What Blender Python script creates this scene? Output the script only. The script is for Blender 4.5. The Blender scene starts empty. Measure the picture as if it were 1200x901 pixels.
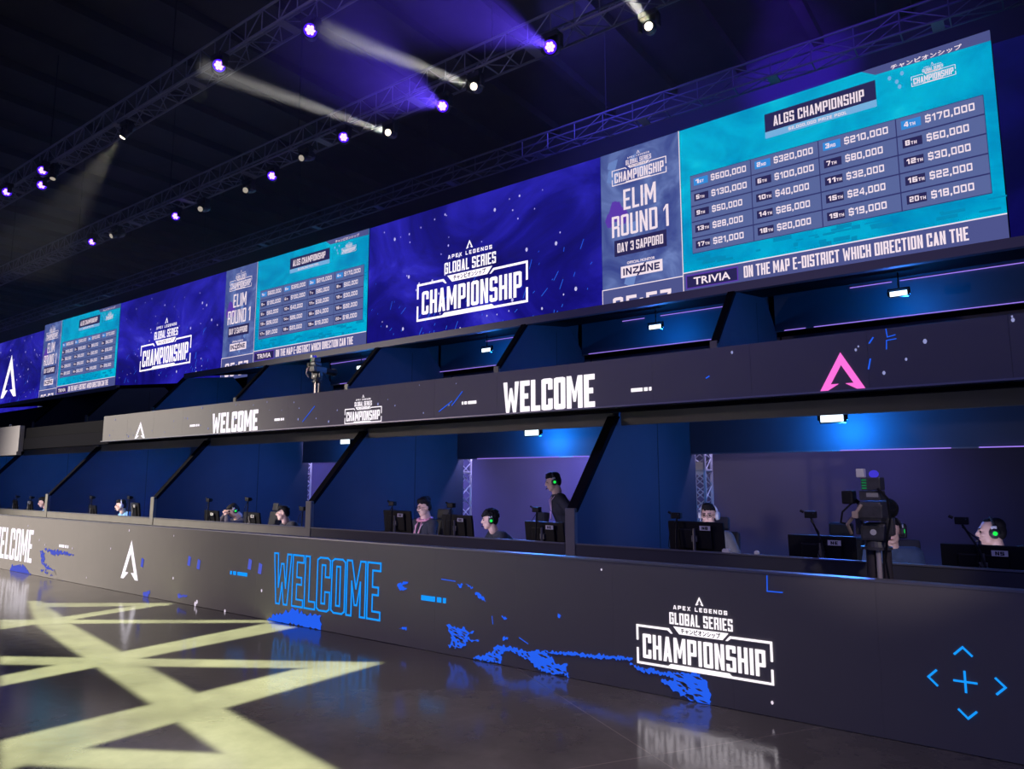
import bpy, bmesh, math, random
from mathutils import Vector, Matrix
from mathutils.geometry import tessellate_polygon
random.seed(7)
S = bpy.context.scene
COL = S.collection

# ------------------------------------------------------------------ camera, world, exposure
FPX, CAMH, CAMD = 840.0, 1.68, 5.443
PITCH = math.atan(112.0 / FPX)
TH = math.atan(1140.0 / (FPX / math.cos(PITCH)))
_c, _s = math.cos(TH), math.sin(TH)
CV = Vector((-_c, _s, 0)); CR = Vector((_s, _c, 0)); CU = Vector((0, 0, 1))
CF = CV * math.cos(PITCH) + CU * math.sin(PITCH)
CUP = -CV * math.sin(PITCH) + CU * math.cos(PITCH)
CAMP = Vector((0, -CAMD, CAMH))
cam = bpy.data.cameras.new('camera'); cam_o = bpy.data.objects.new('camera', cam); COL.objects.link(cam_o)
cam.sensor_fit = 'HORIZONTAL'; cam.sensor_width = 36.0; cam.lens = FPX / 1200.0 * 36.0
cam.clip_start = 0.05; cam.clip_end = 300
cam_o.matrix_world = Matrix.Translation(CAMP) @ Matrix((CR, CUP, -CF)).transposed().to_4x4()
S.camera = cam_o

w = bpy.data.worlds.new('world'); S.world = w; w.use_nodes = True
w.node_tree.nodes['Background'].inputs[0].default_value = (0.05, 0.07, 0.25, 1)
w.node_tree.nodes['Background'].inputs[1].default_value = 0.6
S.view_settings.view_transform = 'Standard'
S.view_settings.look = 'None'
S.view_settings.exposure = 0.0
S.view_settings.gamma = 1.0
S.view_settings.use_curve_mapping = False

def ray(px, py): return (px - 600) * CR - (py - 450.5) * CUP + FPX * CF
def onY(px, py, Y):
    r = ray(px, py); return CAMP + r * ((Y + CAMD) / r.y)
def onZ(px, py, Z):
    r = ray(px, py); return CAMP + r * ((Z - CAMH) / r.z)

def look_rot(p, q): return (Vector(q) - Vector(p)).to_track_quat('-Z', 'Y').to_euler()
def light(name, kind, loc, target, energy, color, **kw):
    d = bpy.data.lights.new(name, kind); d.energy = energy; d.color = color
    for k, v in kw.items(): setattr(d, k, v)
    o = bpy.data.objects.new(name, d); COL.objects.link(o); o.location = loc
    if target is not None: o.rotation_euler = look_rot(loc, target)
    return o

# warm front wash over the left half of the facade, violet front wash over the right end
light('front_wash', 'SPOT', (-19, -11, 7.5), (-15.5, 0.5, 1.6), 17000, (1.0, 0.9, 0.78), spot_size=math.radians(50), spot_blend=0.9, shadow_soft_size=0.5)
light('front_wash_violet', 'SPOT', (3, -7, 8.5), (-1.2, 0.2, 1.4), 520, (0.36, 0.32, 1.0), spot_size=math.radians(60), spot_blend=0.8, shadow_soft_size=0.4)
light('floor_wash', 'SPOT', (-3.2, -3.4, 12), (-3.2, -3.3, 0), 2700, (1.0, .84, .8), spot_size=math.radians(46), spot_blend=1.0, shadow_soft_size=1.0)
light('low_front_fill', 'SPOT', (-17, -9, 2.3), (-6.5, 2.2, 1.5), 1250, (1.0, .8, .74), spot_size=math.radians(30), spot_blend=.8, shadow_soft_size=.25)  # unseen fill spot added to light the faces and soffit beams
light('roof_wash_violet', 'SPOT', (-6, -9.5, 10), (-6, 6.5, 5.0), 1500, (.42, .34, 1.0), spot_size=math.radians(70), spot_blend=.8, shadow_soft_size=.4)
light('curtain_wash_violet', 'SPOT', (-2.2, 4.9, 12.0), (-3.2, 11.5, 11.5), 900, (0.16, 0.05, 1.0), spot_size=math.radians(80), spot_blend=1.0, shadow_soft_size=0.3)
light('curtain_wash_blue', 'SPOT', (-8, 6.5, 12.2), (-8, 12.9, 10.2), 1500, (0.12, 0.1, 1.0), spot_size=math.radians(100), spot_blend=1.0, shadow_soft_size=0.3)

# gobo projector that throws the band pattern on the floor
GP = Vector((-7.5, -2.1, 9.4))
BANDS = [  # each band: four corners in photo pixels, taken to the floor plane
    [(36, 706.5), (203, 706.5), (196, 709.6), (40, 711.5)],
    [(160, 709.4), (203, 707), (78, 727), (66, 724)],
    [(0, 726), (313, 726.6), (320, 729.5), (0, 731)],
    [(0, 727), (60, 727), (60, 729), (0, 737.5)],
    [(33, 704), (48, 704), (83, 731), (43, 733)],
    [(43, 733), (83, 731), (444, 930), (330, 930)],
    [(313, 730), (347, 735), (0, 804), (0, 792)],
    [(0, 769), (448, 776), (400, 783.5), (0, 778.5)],
    [(448, 777), (347, 784), (0, 868), (0, 905)],
    [(0, 872), (310, 885), (310, 915), (0, 894)],
]
def gobo_light():
    d = bpy.data.lights.new('gobo_projector_light', 'SPOT'); d.energy = 28000; d.color = (0.78, 0.88, 0.45)
    d.spot_size = math.radians(84); d.spot_blend = 0.05; d.shadow_soft_size = 0.03
    d.use_nodes = True
    nt = d.node_tree; N = nt.nodes; L = nt.links
    em = [n for n in N if n.type == 'EMISSION'][0]
    tc = N.new('ShaderNodeTexCoord'); sp = N.new('ShaderNodeSeparateXYZ'); L.new(tc.outputs['Normal'], sp.inputs[0])
    def M(op, a, b=None, clamp=False):
        n = N.new('ShaderNodeMath'); n.operation = op; n.use_clamp = clamp
        for i, v in enumerate((a, b)):
            if v is None: continue
            if isinstance(v, (int, float)): n.inputs[i].default_value = v
            else: L.new(v, n.inputs[i])
        return n.outputs[0]
    az = M('ABSOLUTE', sp.outputs[2])
    u = M('DIVIDE', sp.outputs[0], az); v = M('DIVIDE', sp.outputs[1], az)
    total = None
    for q in BANDS:
        P = [onZ(px, py, 0.0) for px, py in q]
        P = [((p.x - GP.x) / GP.z, (p.y - GP.y) / GP.z) for p in P]
        area = sum(P[i][0] * P[(i + 1) % 4][1] - P[(i + 1) % 4][0] * P[i][1] for i in range(4))
        if area < 0: P = P[::-1]
        m = None
        for i in range(4):
            (ax, ay), (bx_, by_) = P[i], P[(i + 1) % 4]
            l = math.hypot(bx_ - ax, by_ - ay)
            nx, ny = -(by_ - ay) / l, (bx_ - ax) / l
            k = 1 / 0.006
            e = M('ADD', M('MULTIPLY', u, nx * k), M('ADD', M('MULTIPLY', v, ny * k), -(nx * ax + ny * ay) * k + 0.5))
            e = M('ADD', e, 0.0, True)
            m = e if m is None else M('MULTIPLY', m, e)
        total = m if total is None else M('MAXIMUM', total, m)
    L.new(total, em.inputs['Strength'])
    o = bpy.data.objects.new('gobo_projector_light', d); COL.objects.link(o); o.location = GP
gobo_light()

# ------------------------------------------------------------------ helpers
def lin(c):
    c = c / 255.0
    return c / 12.92 if c <= 0.04045 else ((c + 0.055) / 1.055) ** 2.4
def L3(r, g, b): return (lin(r), lin(g), lin(b), 1)

MATS = {}
def mat(name, base, rough=0.6, metal=0.0, spec=0.5, noise=0.0, nscale=8.0, bump=0.0):
    if name in MATS: return MATS[name]
    m = bpy.data.materials.new(name); m.use_nodes = True; nt = m.node_tree; b = nt.nodes['Principled BSDF']
    b.inputs['Base Color'].default_value = (*base, 1); b.inputs['Roughness'].default_value = rough
    b.inputs['Metallic'].default_value = metal; b.inputs['Specular IOR Level'].default_value = spec
    if noise > 0 or bump > 0:
        tc = nt.nodes.new('ShaderNodeTexCoord'); nz = nt.nodes.new('ShaderNodeTexNoise'); nz.inputs['Scale'].default_value = nscale; nz.inputs['Detail'].default_value = 5
        nt.links.new(tc.outputs['Object'], nz.inputs['Vector'])
        if noise > 0:
            mx = nt.nodes.new('ShaderNodeMix'); mx.data_type = 'RGBA'
            mx.inputs[6].default_value = (*[x * (1 - noise) for x in base], 1); mx.inputs[7].default_value = (*[min(1, x * (1 + noise)) for x in base], 1)
            nt.links.new(nz.outputs['Fac'], mx.inputs[0]); nt.links.new(mx.outputs[2], b.inputs['Base Color'])
        if bump > 0:
            bp = nt.nodes.new('ShaderNodeBump'); bp.inputs['Strength'].default_value = bump; bp.inputs['Distance'].default_value = 0.02
            nt.links.new(nz.outputs['Fac'], bp.inputs['Height']); nt.links.new(bp.outputs['Normal'], b.inputs['Normal'])
    MATS[name] = m; return m
def emat(name, rgb, k=1.0, sample=False):
    if name in MATS: return MATS[name]
    m = bpy.data.materials.new(name); m.use_nodes = True; nt = m.node_tree; nt.nodes.clear()
    e = nt.nodes.new('ShaderNodeEmission'); e.inputs[0].default_value = L3(*rgb); e.inputs[1].default_value = k
    o = nt.nodes.new('ShaderNodeOutputMaterial'); nt.links.new(e.outputs[0], o.inputs[0])
    if not sample: m.cycles.emission_sampling = 'NONE'
    MATS[name] = m; return m
def emat_noise(name, stops, scale=(1, 1, 1), k=1.0, detail=6, distort=0.6, sample=True, rough=0.6):
    if name in MATS: return MATS[name]
    m = bpy.data.materials.new(name); m.use_nodes = True; nt = m.node_tree; nt.nodes.clear()
    tc = nt.nodes.new('ShaderNodeTexCoord'); mp = nt.nodes.new('ShaderNodeMapping'); mp.inputs['Scale'].default_value = scale
    nz = nt.nodes.new('ShaderNodeTexNoise'); nz.inputs['Scale'].default_value = 1; nz.inputs['Detail'].default_value = detail; nz.inputs['Distortion'].default_value = distort; nz.inputs['Roughness'].default_value = rough
    cr = nt.nodes.new('ShaderNodeValToRGB')
    el = cr.color_ramp.elements
    while len(el) < len(stops): el.new(0.5)
    for e_, (p, c) in zip(el, stops): e_.position = p; e_.color = L3(*c)
    e = nt.nodes.new('ShaderNodeEmission'); e.inputs[1].default_value = k
    o = nt.nodes.new('ShaderNodeOutputMaterial')
    L = nt.links
    L.new(tc.outputs['Object'], mp.inputs[0]); L.new(mp.outputs[0], nz.inputs[0]); L.new(nz.outputs['Fac'], cr.inputs[0]); L.new(cr.outputs[0], e.inputs[0]); L.new(e.outputs[0], o.inputs[0])
    if not sample: m.cycles.emission_sampling = 'NONE'
    MATS[name] = m; return m

def obj(name, bm, m, parent=None, smooth=False):
    me = bpy.data.meshes.new(name)
    if isinstance(bm, bmesh.types.BMesh):
        bm.normal_update(); bm.to_mesh(me); bm.free()
    else: me = bm; me.name = name
    for mm in (m if isinstance(m, (list, tuple)) else [m]): me.materials.append(mm)
    if smooth: me.shade_smooth()
    o = bpy.data.objects.new(name, me); COL.objects.link(o)
    if parent is not None:
        o.parent = parent
    return o
def thing(name, label, cat, loc=(0, 0, 0), rotz=0.0, group=None):
    o = bpy.data.objects.new(name, None); COL.objects.link(o)
    o.empty_display_size = 0.1
    o.location = loc; o.rotation_euler = (0, 0, rotz)
    o['label'] = label; o['category'] = cat
    if group: o['group'] = group
    return o
def tag(o, label, cat, group=None):
    o['label'] = label; o['category'] = cat
    if group: o['group'] = group
    return o
def struct(o): o['kind'] = 'structure'; return o

def B(): return bmesh.new()
def bx(bm, x0, x1, y0, y1, z0, z1, bev=0.0, rot=None):
    vs = [bm.verts.new((x, y, z)) for x in (x0, x1) for y in (y0, y1) for z in (z0, z1)]
    fs = [bm.faces.new([vs[i] for i in f]) for f in ((0, 1, 3, 2), (4, 6, 7, 5), (0, 4, 5, 1), (2, 3, 7, 6), (0, 2, 6, 4), (1, 5, 7, 3))]
    if rot is not None: bmesh.ops.transform(bm, matrix=rot, verts=vs)
    if bev > 0:
        es = list({e for f in fs for e in f.edges})
        bmesh.ops.bevel(bm, geom=es, offset=bev, segments=2, affect='EDGES', profile=0.6)
    return vs
def tube(bm, p, q, r, r2=None, seg=8, cap=True):
    p, q = Vector(p), Vector(q); d = q - p
    if d.length < 1e-6: return
    r2 = r if r2 is None else r2
    m = Matrix.Translation((p + q) / 2) @ d.to_track_quat('Z', 'Y').to_matrix().to_4x4()
    bmesh.ops.create_cone(bm, cap_ends=cap, segments=seg, radius1=r, radius2=r2, depth=d.length, matrix=m)
def polytube(bm, pts, r, seg=6):
    for a, b in zip(pts, pts[1:]):
        tube(bm, a, b, r, seg=seg)
    for a in pts[1:-1]:
        bmesh.ops.create_icosphere(bm, subdivisions=1, radius=r, matrix=Matrix.Translation(a))
def ball(bm, c, r, sub=2, rot=None):
    if isinstance(r, (int, float)): r = (r, r, r)
    m = Matrix.Translation(c)
    if rot is not None: m = m @ rot
    m = m @ Matrix.Diagonal((*r, 1))
    bmesh.ops.create_icosphere(bm, subdivisions=sub, radius=1, matrix=m)
def prismX(bm, yz, x0, x1):
    a = [bm.verts.new((x0, y, z)) for y, z in yz]; b = [bm.verts.new((x1, y, z)) for y, z in yz]
    n = len(yz)
    bm.faces.new(a); bm.faces.new(b[::-1])
    for i in range(n): bm.faces.new((a[i], b[i], b[(i + 1) % n], a[(i + 1) % n]))
    bmesh.ops.recalc_face_normals(bm, faces=bm.faces)
ORD = ['', 'second ', 'third ', 'fourth ', 'fifth ', 'sixth ', 'seventh ', 'eighth ', 'ninth ', 'tenth ']
def nth(i, what): return ORD[i] + what   # nth(0,'rightmost') -> 'rightmost'

# ------------------------------------------------------------------ block lettering
def glyph(ch, w, t, s, c):
    m, n = .5 - s / 2, .5 + s / 2
    oct_ = [(c, 0), (w - c, 0), (w, c), (w, 1 - c), (w - c, 1), (c, 1), (0, 1 - c), (0, c)]
    hole = lambda a, b: [(t, a), (w - t, a), (w - t, b), (t, b)]
    G = {
     'C': [[(c, 0), (w - c, 0), (w, c), (w, .36), (w - t, .36), (w - t, s), (t, s), (t, 1 - s), (w - t, 1 - s), (w - t, .64), (w, .64), (w, 1 - c), (w - c, 1), (c, 1), (0, 1 - c), (0, c)]],
     'O': [oct_, hole(s, 1 - s)], '0': [oct_, hole(s, 1 - s)],
     'H': [[(0, 0), (t, 0), (t, m), (w - t, m), (w - t, 0), (w, 0), (w, 1), (w - t, 1), (w - t, n), (t, n), (t, 1), (0, 1)]],
     'A': [[(0, 0), (t, 0), (t * 1.2, .2), (w - t * 1.2, .2), (w - t, 0), (w, 0), (w * .68, 1), (w * .32, 1)], [(t * 1.3, .2 + s), (w - t * 1.3, .2 + s), (w * .5, .84)]],
     'M': [[(0, 0), (t, 0), (t, .62), (w * .5 - t * .25, .2), (w * .5 + t * .25, .2), (w - t, .62), (w - t, 0), (w, 0), (w, 1), (w - t, 1), (w * .5, .5), (t, 1), (0, 1)]],
     'P': [[(0, 0), (t, 0), (t, .36), (w - c, .36), (w, .36 + c), (w, 1 - c), (w - c, 1), (0, 1)], [(t, .36 + s), (w - t, .36 + s), (w - t, 1 - s), (t, 1 - s)]],
     'I': [[(0, 0), (w, 0), (w, 1), (0, 1)]],
     'N': [[(0, 0), (t, 0), (t, .62), (w - t, 0), (w, 0), (w, 1), (w - t, 1), (w - t, .38), (t, 1), (0, 1)]],
     'S': [[(0, .28), (0, c), (c, 0), (w - c, 0), (w, c), (w, n - c), (w - c, n), (t, n), (t, 1 - s), (w - t, 1 - s), (w - t, .72), (w, .72), (w, 1 - c), (w - c, 1), (c, 1), (0, 1 - c), (0, m + c), (c, m), (w - t, m), (w - t, s), (t, s), (t, .28)]],
     'W': [[(0, 1), (t * .95, 1), (w * .29, .33), (w * .43, .8), (w * .57, .8), (w * .71, .33), (w - t * .95, 1), (w, 1), (w * .82, 0), (w * .62, 0), (w * .5, .42), (w * .38, 0), (w * .18, 0)]],
     'E': [[(0, 0), (w, 0), (w, s), (t, s), (t, m), (w * .85, m), (w * .85, n), (t, n), (t, 1 - s), (w, 1 - s), (w, 1), (0, 1)]],
     'L': [[(0, 0), (w, 0), (w, s), (t, s), (t, 1), (0, 1)]],
     'G': [[(c, 0), (w - c, 0), (w, c), (w, n), (w * .5, n), (w * .5, n - s), (w - t, n - s), (w - t, s), (t, s), (t, 1 - s), (w - t, 1 - s), (w - t, .68), (w, .68), (w, 1 - c), (w - c, 1), (c, 1), (0, 1 - c), (0, c)]],
     'B': [[(0, 0), (w - c, 0), (w, c), (w, .5 - c / 2), (w - c / 2, .5), (w, .5 + c / 2), (w, 1 - c), (w - c, 1), (0, 1)], hole(s, m), hole(n, 1 - s)],
     'D': [[(0, 0), (w - c, 0), (w, c), (w, 1 - c), (w - c, 1), (0, 1)], hole(s, 1 - s)],
     'R': [[(0, 0), (t, 0), (t, .4), (w - t, .4), (w - t, 0), (w, 0), (w, .42), (w - c * .6, .48), (w, .54), (w, 1 - c), (w - c, 1), (0, 1)], [(t, .4 + s), (w - t, .4 + s), (w - t, 1 - s), (t, 1 - s)]],
     'U': [[(c, 0), (w - c, 0), (w, c), (w, 1), (w - t, 1), (w - t, s), (t, s), (t, 1), (0, 1), (0, c)]],
     'T': [[(w / 2 - t / 2, 0), (w / 2 + t / 2, 0), (w / 2 + t / 2, 1 - s), (w, 1 - s), (w, 1), (0, 1), (0, 1 - s), (w / 2 - t / 2, 1 - s)]],
     'Y': [[(w / 2 - t / 2, 0), (w / 2 + t / 2, 0), (w / 2 + t / 2, .4), (w, 1), (w - t, 1), (w / 2, .56), (t, 1), (0, 1), (w / 2 - t / 2, .4)]],
     'V': [[(w / 2 - t * .5, 0), (w / 2 + t * .5, 0), (w, 1), (w - t, 1), (w / 2, .25), (t, 1), (0, 1)]],
     'X': [[(0, 0), (t, 0), (w / 2, .36), (w - t, 0), (w, 0), (w / 2 + t * .5, .5), (w, 1), (w - t, 1), (w / 2, .64), (t, 1), (0, 1), (w / 2 - t * .5, .5)]],
     'Z': [[(0, 0), (w, 0), (w, s), (t * 1.2, s), (w, 1 - s), (w, 1), (0, 1), (0, 1 - s), (w - 1.2 * t, 1 - s), (0, s)]],
     '1': [[(w - t, 0), (w, 0), (w, 1), (w - t, 1), (0, .82), (0, .82 - s), (w - t, 1 - s * 1.1)]],
     '2': [[(0, 0), (w, 0), (w, s), (t, s), (t, m), (w - c, m), (w, m + c), (w, 1 - c), (w - c, 1), (c, 1), (0, 1 - c), (0, .72), (t, .72), (t, 1 - s), (w - t, 1 - s), (w - t, n), (c, n), (0, n - c)]],
     '3': [[(0, .28), (0, c), (c, 0), (w - c, 0), (w, c), (w, .5 - c / 2), (w - c / 2, .5), (w, .5 + c / 2), (w, 1 - c), (w - c, 1), (c, 1), (0, 1 - c), (0, .72), (t, .72), (t, 1 - s), (w - t, 1 - s), (w - t, n), (.3 * w, n), (.3 * w, m), (w - t, m), (w - t, s), (t, s), (t, .28)]],
     '4': [[(w - 1.4 * t, 0), (w - .4 * t, 0), (w - .4 * t, .2), (w, .2), (w, .2 + s), (w - .4 * t, .2 + s), (w - .4 * t, 1), (w - 1.7 * t, 1), (0, .2 + s), (0, .2), (w - 1.4 * t, .2)], [(t * .9, .2 + s), (w - 1.4 * t, .2 + s), (w - 1.4 * t, .85)]],
     '5': [[(0, .28), (0, c), (c, 0), (w - c, 0), (w, c), (w, n - c), (w - c, n), (t, n), (t, 1 - s), (w, 1 - s), (w, 1), (0, 1), (0, m), (w - t, m), (w - t, s), (t, s), (t, .28)]],
     '6': [[(c, 0), (w - c, 0), (w, c), (w, n - c), (w - c, n), (t, n), (t, 1 - s), (w, 1 - s), (w, 1), (c, 1), (0, 1 - c), (0, c)], hole(s, m)],
     '7': [[(.3 * w, 0), (.3 * w + t, 0), (w, 1 - s), (w, 1), (0, 1), (0, 1 - s), (w - t * 1.1, 1 - s)]],
     '8': [oct_, hole(s, m), hole(n, 1 - s)],
     '9': [[(w - c, 1), (c, 1), (0, 1 - c), (0, m + c), (c, m), (w - t, m), (w - t, s), (0, s), (0, 0), (w - c, 0), (w, c), (w, 1 - c)], hole(n, 1 - s)],
     '-': [[(0, m), (w, m), (w, n), (0, n)]],
     ',': [[(0, -.16), (w * .5, -.16), (w, 0), (w, s), (0, s)]],
    }
    if ch == '$':
        sl = glyph('S', w, t, s, c)[0]
        return [[sl[0]], [[(w / 2 - t * .35, -.12), (w / 2 + t * .35, -.12), (w / 2 + t * .35, 0), (w / 2 - t * .35, 0)]], [[(w / 2 - t * .35, 1), (w / 2 + t * .35, 1), (w / 2 + t * .35, 1.12), (w / 2 - t * .35, 1.12)]]]
    if ch == ':':
        return [[[(0, .2), (w, .2), (w, .36), (0, .36)]], [[(0, .64), (w, .64), (w, .8), (0, .8)]]]
    return [G[ch]]
RELW = {'I': None, '1': .6, 'M': 1.35, 'W': 1.5, ',': .32, ':': .32, '-': .7, ' ': .38, 'L': .85, 'E': .9}
def text_loops(s, x0, x1, z0, z1, stem=.3, bar=None, gap=.22, ch=.2):
    """block capitals fitted to the box; returns polygons [outer, hole...] in world X/Z"""
    H = z1 - z0
    rel = [RELW.get(c_, 1.0) for c_ in s]
    rel = [stem if r is None else r for r in rel]
    tot = sum(rel) + gap * (len(s) - 1)
    u = (x1 - x0) / tot
    tw = stem * u
    b = bar if bar is not None else min(.24, tw / H)
    x = x0; out = []
    for c_, r in zip(s, rel):
        if c_ != ' ':
            wd = r * u
            t = min(tw, wd * .6) if c_ not in 'I,:' else wd
            # glyph in a frame whose height is 1 and whose width is wd
            for poly in glyph(c_, wd, t, b, min(ch * wd, .12)):
                out.append([[(x + p, z0 + q * H) for p, q in lp] for lp in poly])
        x += (r + gap) * u
    return out
def fill(bm, polys, Y):
    for poly in polys:
        flat = [p for lp in poly for p in lp]
        vs = [bm.verts.new((p, Y, q)) for p, q in flat]
        for tri in tessellate_polygon([[Vector((p, q, 0)) for p, q in lp] for lp in poly]):
            try: bm.faces.new([vs[i] for i in tri])
            except ValueError: pass
def stroke(bm, pts, wd, Y, closed=False):
    n = len(pts)
    for i in range(n if closed else n - 1):
        a, b = Vector(pts[i]), Vector(pts[(i + 1) % n]); d = b - a
        if d.length < 1e-6: continue
        d.normalize(); p = Vector((-d.y, d.x)) * wd / 2; e = d * wd / 2
        q = [a - e + p, a - e - p, b + e - p, b + e + p]
        bm.faces.new([bm.verts.new((v.x, Y, v.y)) for v in q])
def rect(bm, x0, x1, z0, z1, Y):
    bm.faces.new([bm.verts.new((x, Y, z)) for x, z in ((x0, z0), (x1, z0), (x1, z1), (x0, z1))])
def poly(bm, pts, Y):
    fill(bm, [[list(pts)]], Y)
def emblem_polys(cx, z0, wd, H):
    half = [(0, 1), (-.5, 0), (-.33, 0), (-.07, .17), (-.25, .17), (0, .66)]
    full = half + [(-x, z) for x, z in half[::-1][1:-1]]
    return [[[(cx + x * wd, z0 + z * H) for x, z in full]]]
_font = {}
def font_polys(bm, s, x0, x1, z0, z1, Y, bold=True):
    """letters of the built-in typeface (katakana and light capitals) fitted to a box"""
    if s not in _font:
        cu = bpy.data.curves.new('letters', 'FONT'); cu.body = s; cu.resolution_u = 2
        o = bpy.data.objects.new('letters', cu); COL.objects.link(o)
        dg = bpy.context.evaluated_depsgraph_get(); dg.update()
        me = bpy.data.meshes.new_from_object(o.evaluated_get(dg))
        _font[s] = ([v.co.to_2d().copy() for v in me.vertices], [list(p.vertices) for p in me.polygons])
        bpy.data.objects.remove(o); bpy.data.curves.remove(cu); bpy.data.meshes.remove(me)
    V, F = _font[s]
    ax, bx_ = min(v.x for v in V), max(v.x for v in V); ay, by_ = min(v.y for v in V), max(v.y for v in V)
    vs = [bm.verts.new((x0 + (v.x - ax) / (bx_ - ax) * (x1 - x0), Y, z0 + (v.y - ay) / (by_ - ay) * (z1 - z0))) for v in V]
    for f in F:
        try: bm.faces.new([vs[i] for i in f])
        except ValueError: pass
    if bold:
        e = (z1 - z0) * .035
        for dx, dz in ((e, 0), (-e, 0), (0, e), (0, -e)): font_polys(bm, s, x0 + dx, x1 + dx, z0 + dz, z1 + dz, Y, False)
KANA = 'チャンピオンシップ'
def series_logo(bw, bd, x0, W, z0, Y, small=False):
    """stacked series logo: emblem, two lines, banner with katakana, bracketed last line. bw = light mesh, bd = dark mesh"""
    X = lambda u: x0 + u * W
    Z = lambda v: z0 + v * W
    fill(bw, emblem_polys(X(.5), Z(.462), .06 * W, .06 * W), Y)
    fill(bw, text_loops('APEX LEGENDS', X(.30), X(.70), Z(.418), Z(.446), stem=.24, gap=.5), Y)
    fill(bw, text_loops('GLOBAL SERIES', X(.268), X(.735), Z(.312), Z(.394), stem=.34, gap=.22), Y)
    poly(bw, [(X(.296), Z(.297)), (X(.34), Z(.247)), (X(.66), Z(.247)), (X(.704), Z(.297))], Y)
    font_polys(bd, KANA, X(.355), X(.645), Z(.2535), Z(.291), Y - .004)
    t = .016 * W
    # brackets
    poly(bw, [(X(0), Z(.28)), (X(0), Z(.168)), (X(0) + t, Z(.168)), (X(0) + t, Z(.28) - t), (X(.25), Z(.28) - t), (X(.275), Z(.28) - 2.2 * t), (X(.29), Z(.28) - 2.2 * t), (X(.262), Z(.28))], Y)
    poly(bw, [(X(1), Z(.28)), (X(1), Z(.15)), (X(1) - t, Z(.15)), (X(1) - t, Z(.28) - t), (X(.72), Z(.28) - t), (X(.695), Z(.28) - 2.2 * t), (X(.68), Z(.28) - 2.2 * t), (X(.712), Z(.28))], Y)
    poly(bw, [(X(0), Z(.115)), (X(0), Z(0)), (X(1), Z(0)), (X(1), Z(.10)), (X(1) - t, Z(.10)), (X(1) - t, Z(0) + t), (X(.72), Z(0) + t), (X(.70), Z(0) + 2 * t), (X(.27), Z(0) + 2 * t), (X(.25), Z(0) + t), (X(0) + t, Z(0) + t), (X(0) + t, Z(.115))], Y)
    fill(bw, text_loops('CHAMPIONSHIP', X(.05), X(.95), Z(.045), Z(.218), stem=.36, gap=.2), Y)
def splash(bm, pts, Y, jag=.03, n=7):
    """ragged paint shape from an outline"""
    out = []
    for i in range(len(pts)):
        a, b = Vector(pts[i]), Vector(pts[(i + 1) % len(pts)])
        k = max(1, int((b - a).length / (jag * .6)))
        d = (b - a); p = Vector((-d.y, d.x)).normalized() if d.length > 0 else Vector((0, 0))
        for j in range(k):
            q = a + d * (j / k) + p * random.uniform(-jag, jag) * .62 * (0 if j == 0 else 1)
            out.append((q.x, max(0.004, q.y)))
    fill(bm, [[out]], Y)
def fleck(bm, x, z, r, Y):
    n = 6
    bm.faces.new([bm.verts.new((x + r * .7 * math.cos(i * 6.283 / n), Y, z + r * math.sin(i * 6.283 / n))) for i in range(n)])

# ------------------------------------------------------------------ materials
WHITE = emat('led_white', (255, 246, 255), 1.25)
SOFTW = emat('led_soft_white', (236, 222, 240), 1.0)
NEON = emat('led_neon_blue', (22, 150, 255), 1.05)
NEOND = emat('led_blue', (38, 98, 245), .95)
VIO = emat('led_violet', (92, 105, 225), .8)
PINK = emat('led_pink', (255, 110, 215), 1.1)
DARKE = emat('led_dark', (36, 34, 78), 1.0)
LEDFACE = mat('led_panel_face', (0.19, 0.178, 0.175), 0.6, noise=.04, nscale=3)
FASCIA = mat('led_fascia_face', (0.15, 0.145, 0.148), 0.6, noise=.04, nscale=3)
CAP = mat('aluminium_cap', (0.3, 0.3, 0.34), 0.4, 0.6)
NAVY = mat('painted_board_navy', (0.075, 0.085, 0.13), 0.7, noise=.12, nscale=2.5)
BOARD = mat('painted_board_dark', (0.05, 0.05, 0.062), 0.7, noise=.1, nscale=3)
EDGE = mat('board_edge_black', (0.007, 0.007, 0.01), 0.9, 0, .08)
GREYB = mat('board_grey', (0.2, 0.19, 0.175), 0.7, noise=.15, nscale=4)
BLACK = mat('black_plastic', (0.008, 0.008, 0.01), 0.5, 0, .3)
BLACKM = mat('black_metal', (0.02, 0.02, 0.022), 0.4, 0.3)
ALU = mat('truss_aluminium', (0.7, 0.7, 0.72), 0.45, 0.15)
DALU = mat('truss_aluminium_dull', (0.30, 0.29, 0.33), 0.5, 0.5)
STEEL = mat('steel_tube', (0.5, 0.48, 0.46), 0.25, 0.9)

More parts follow.
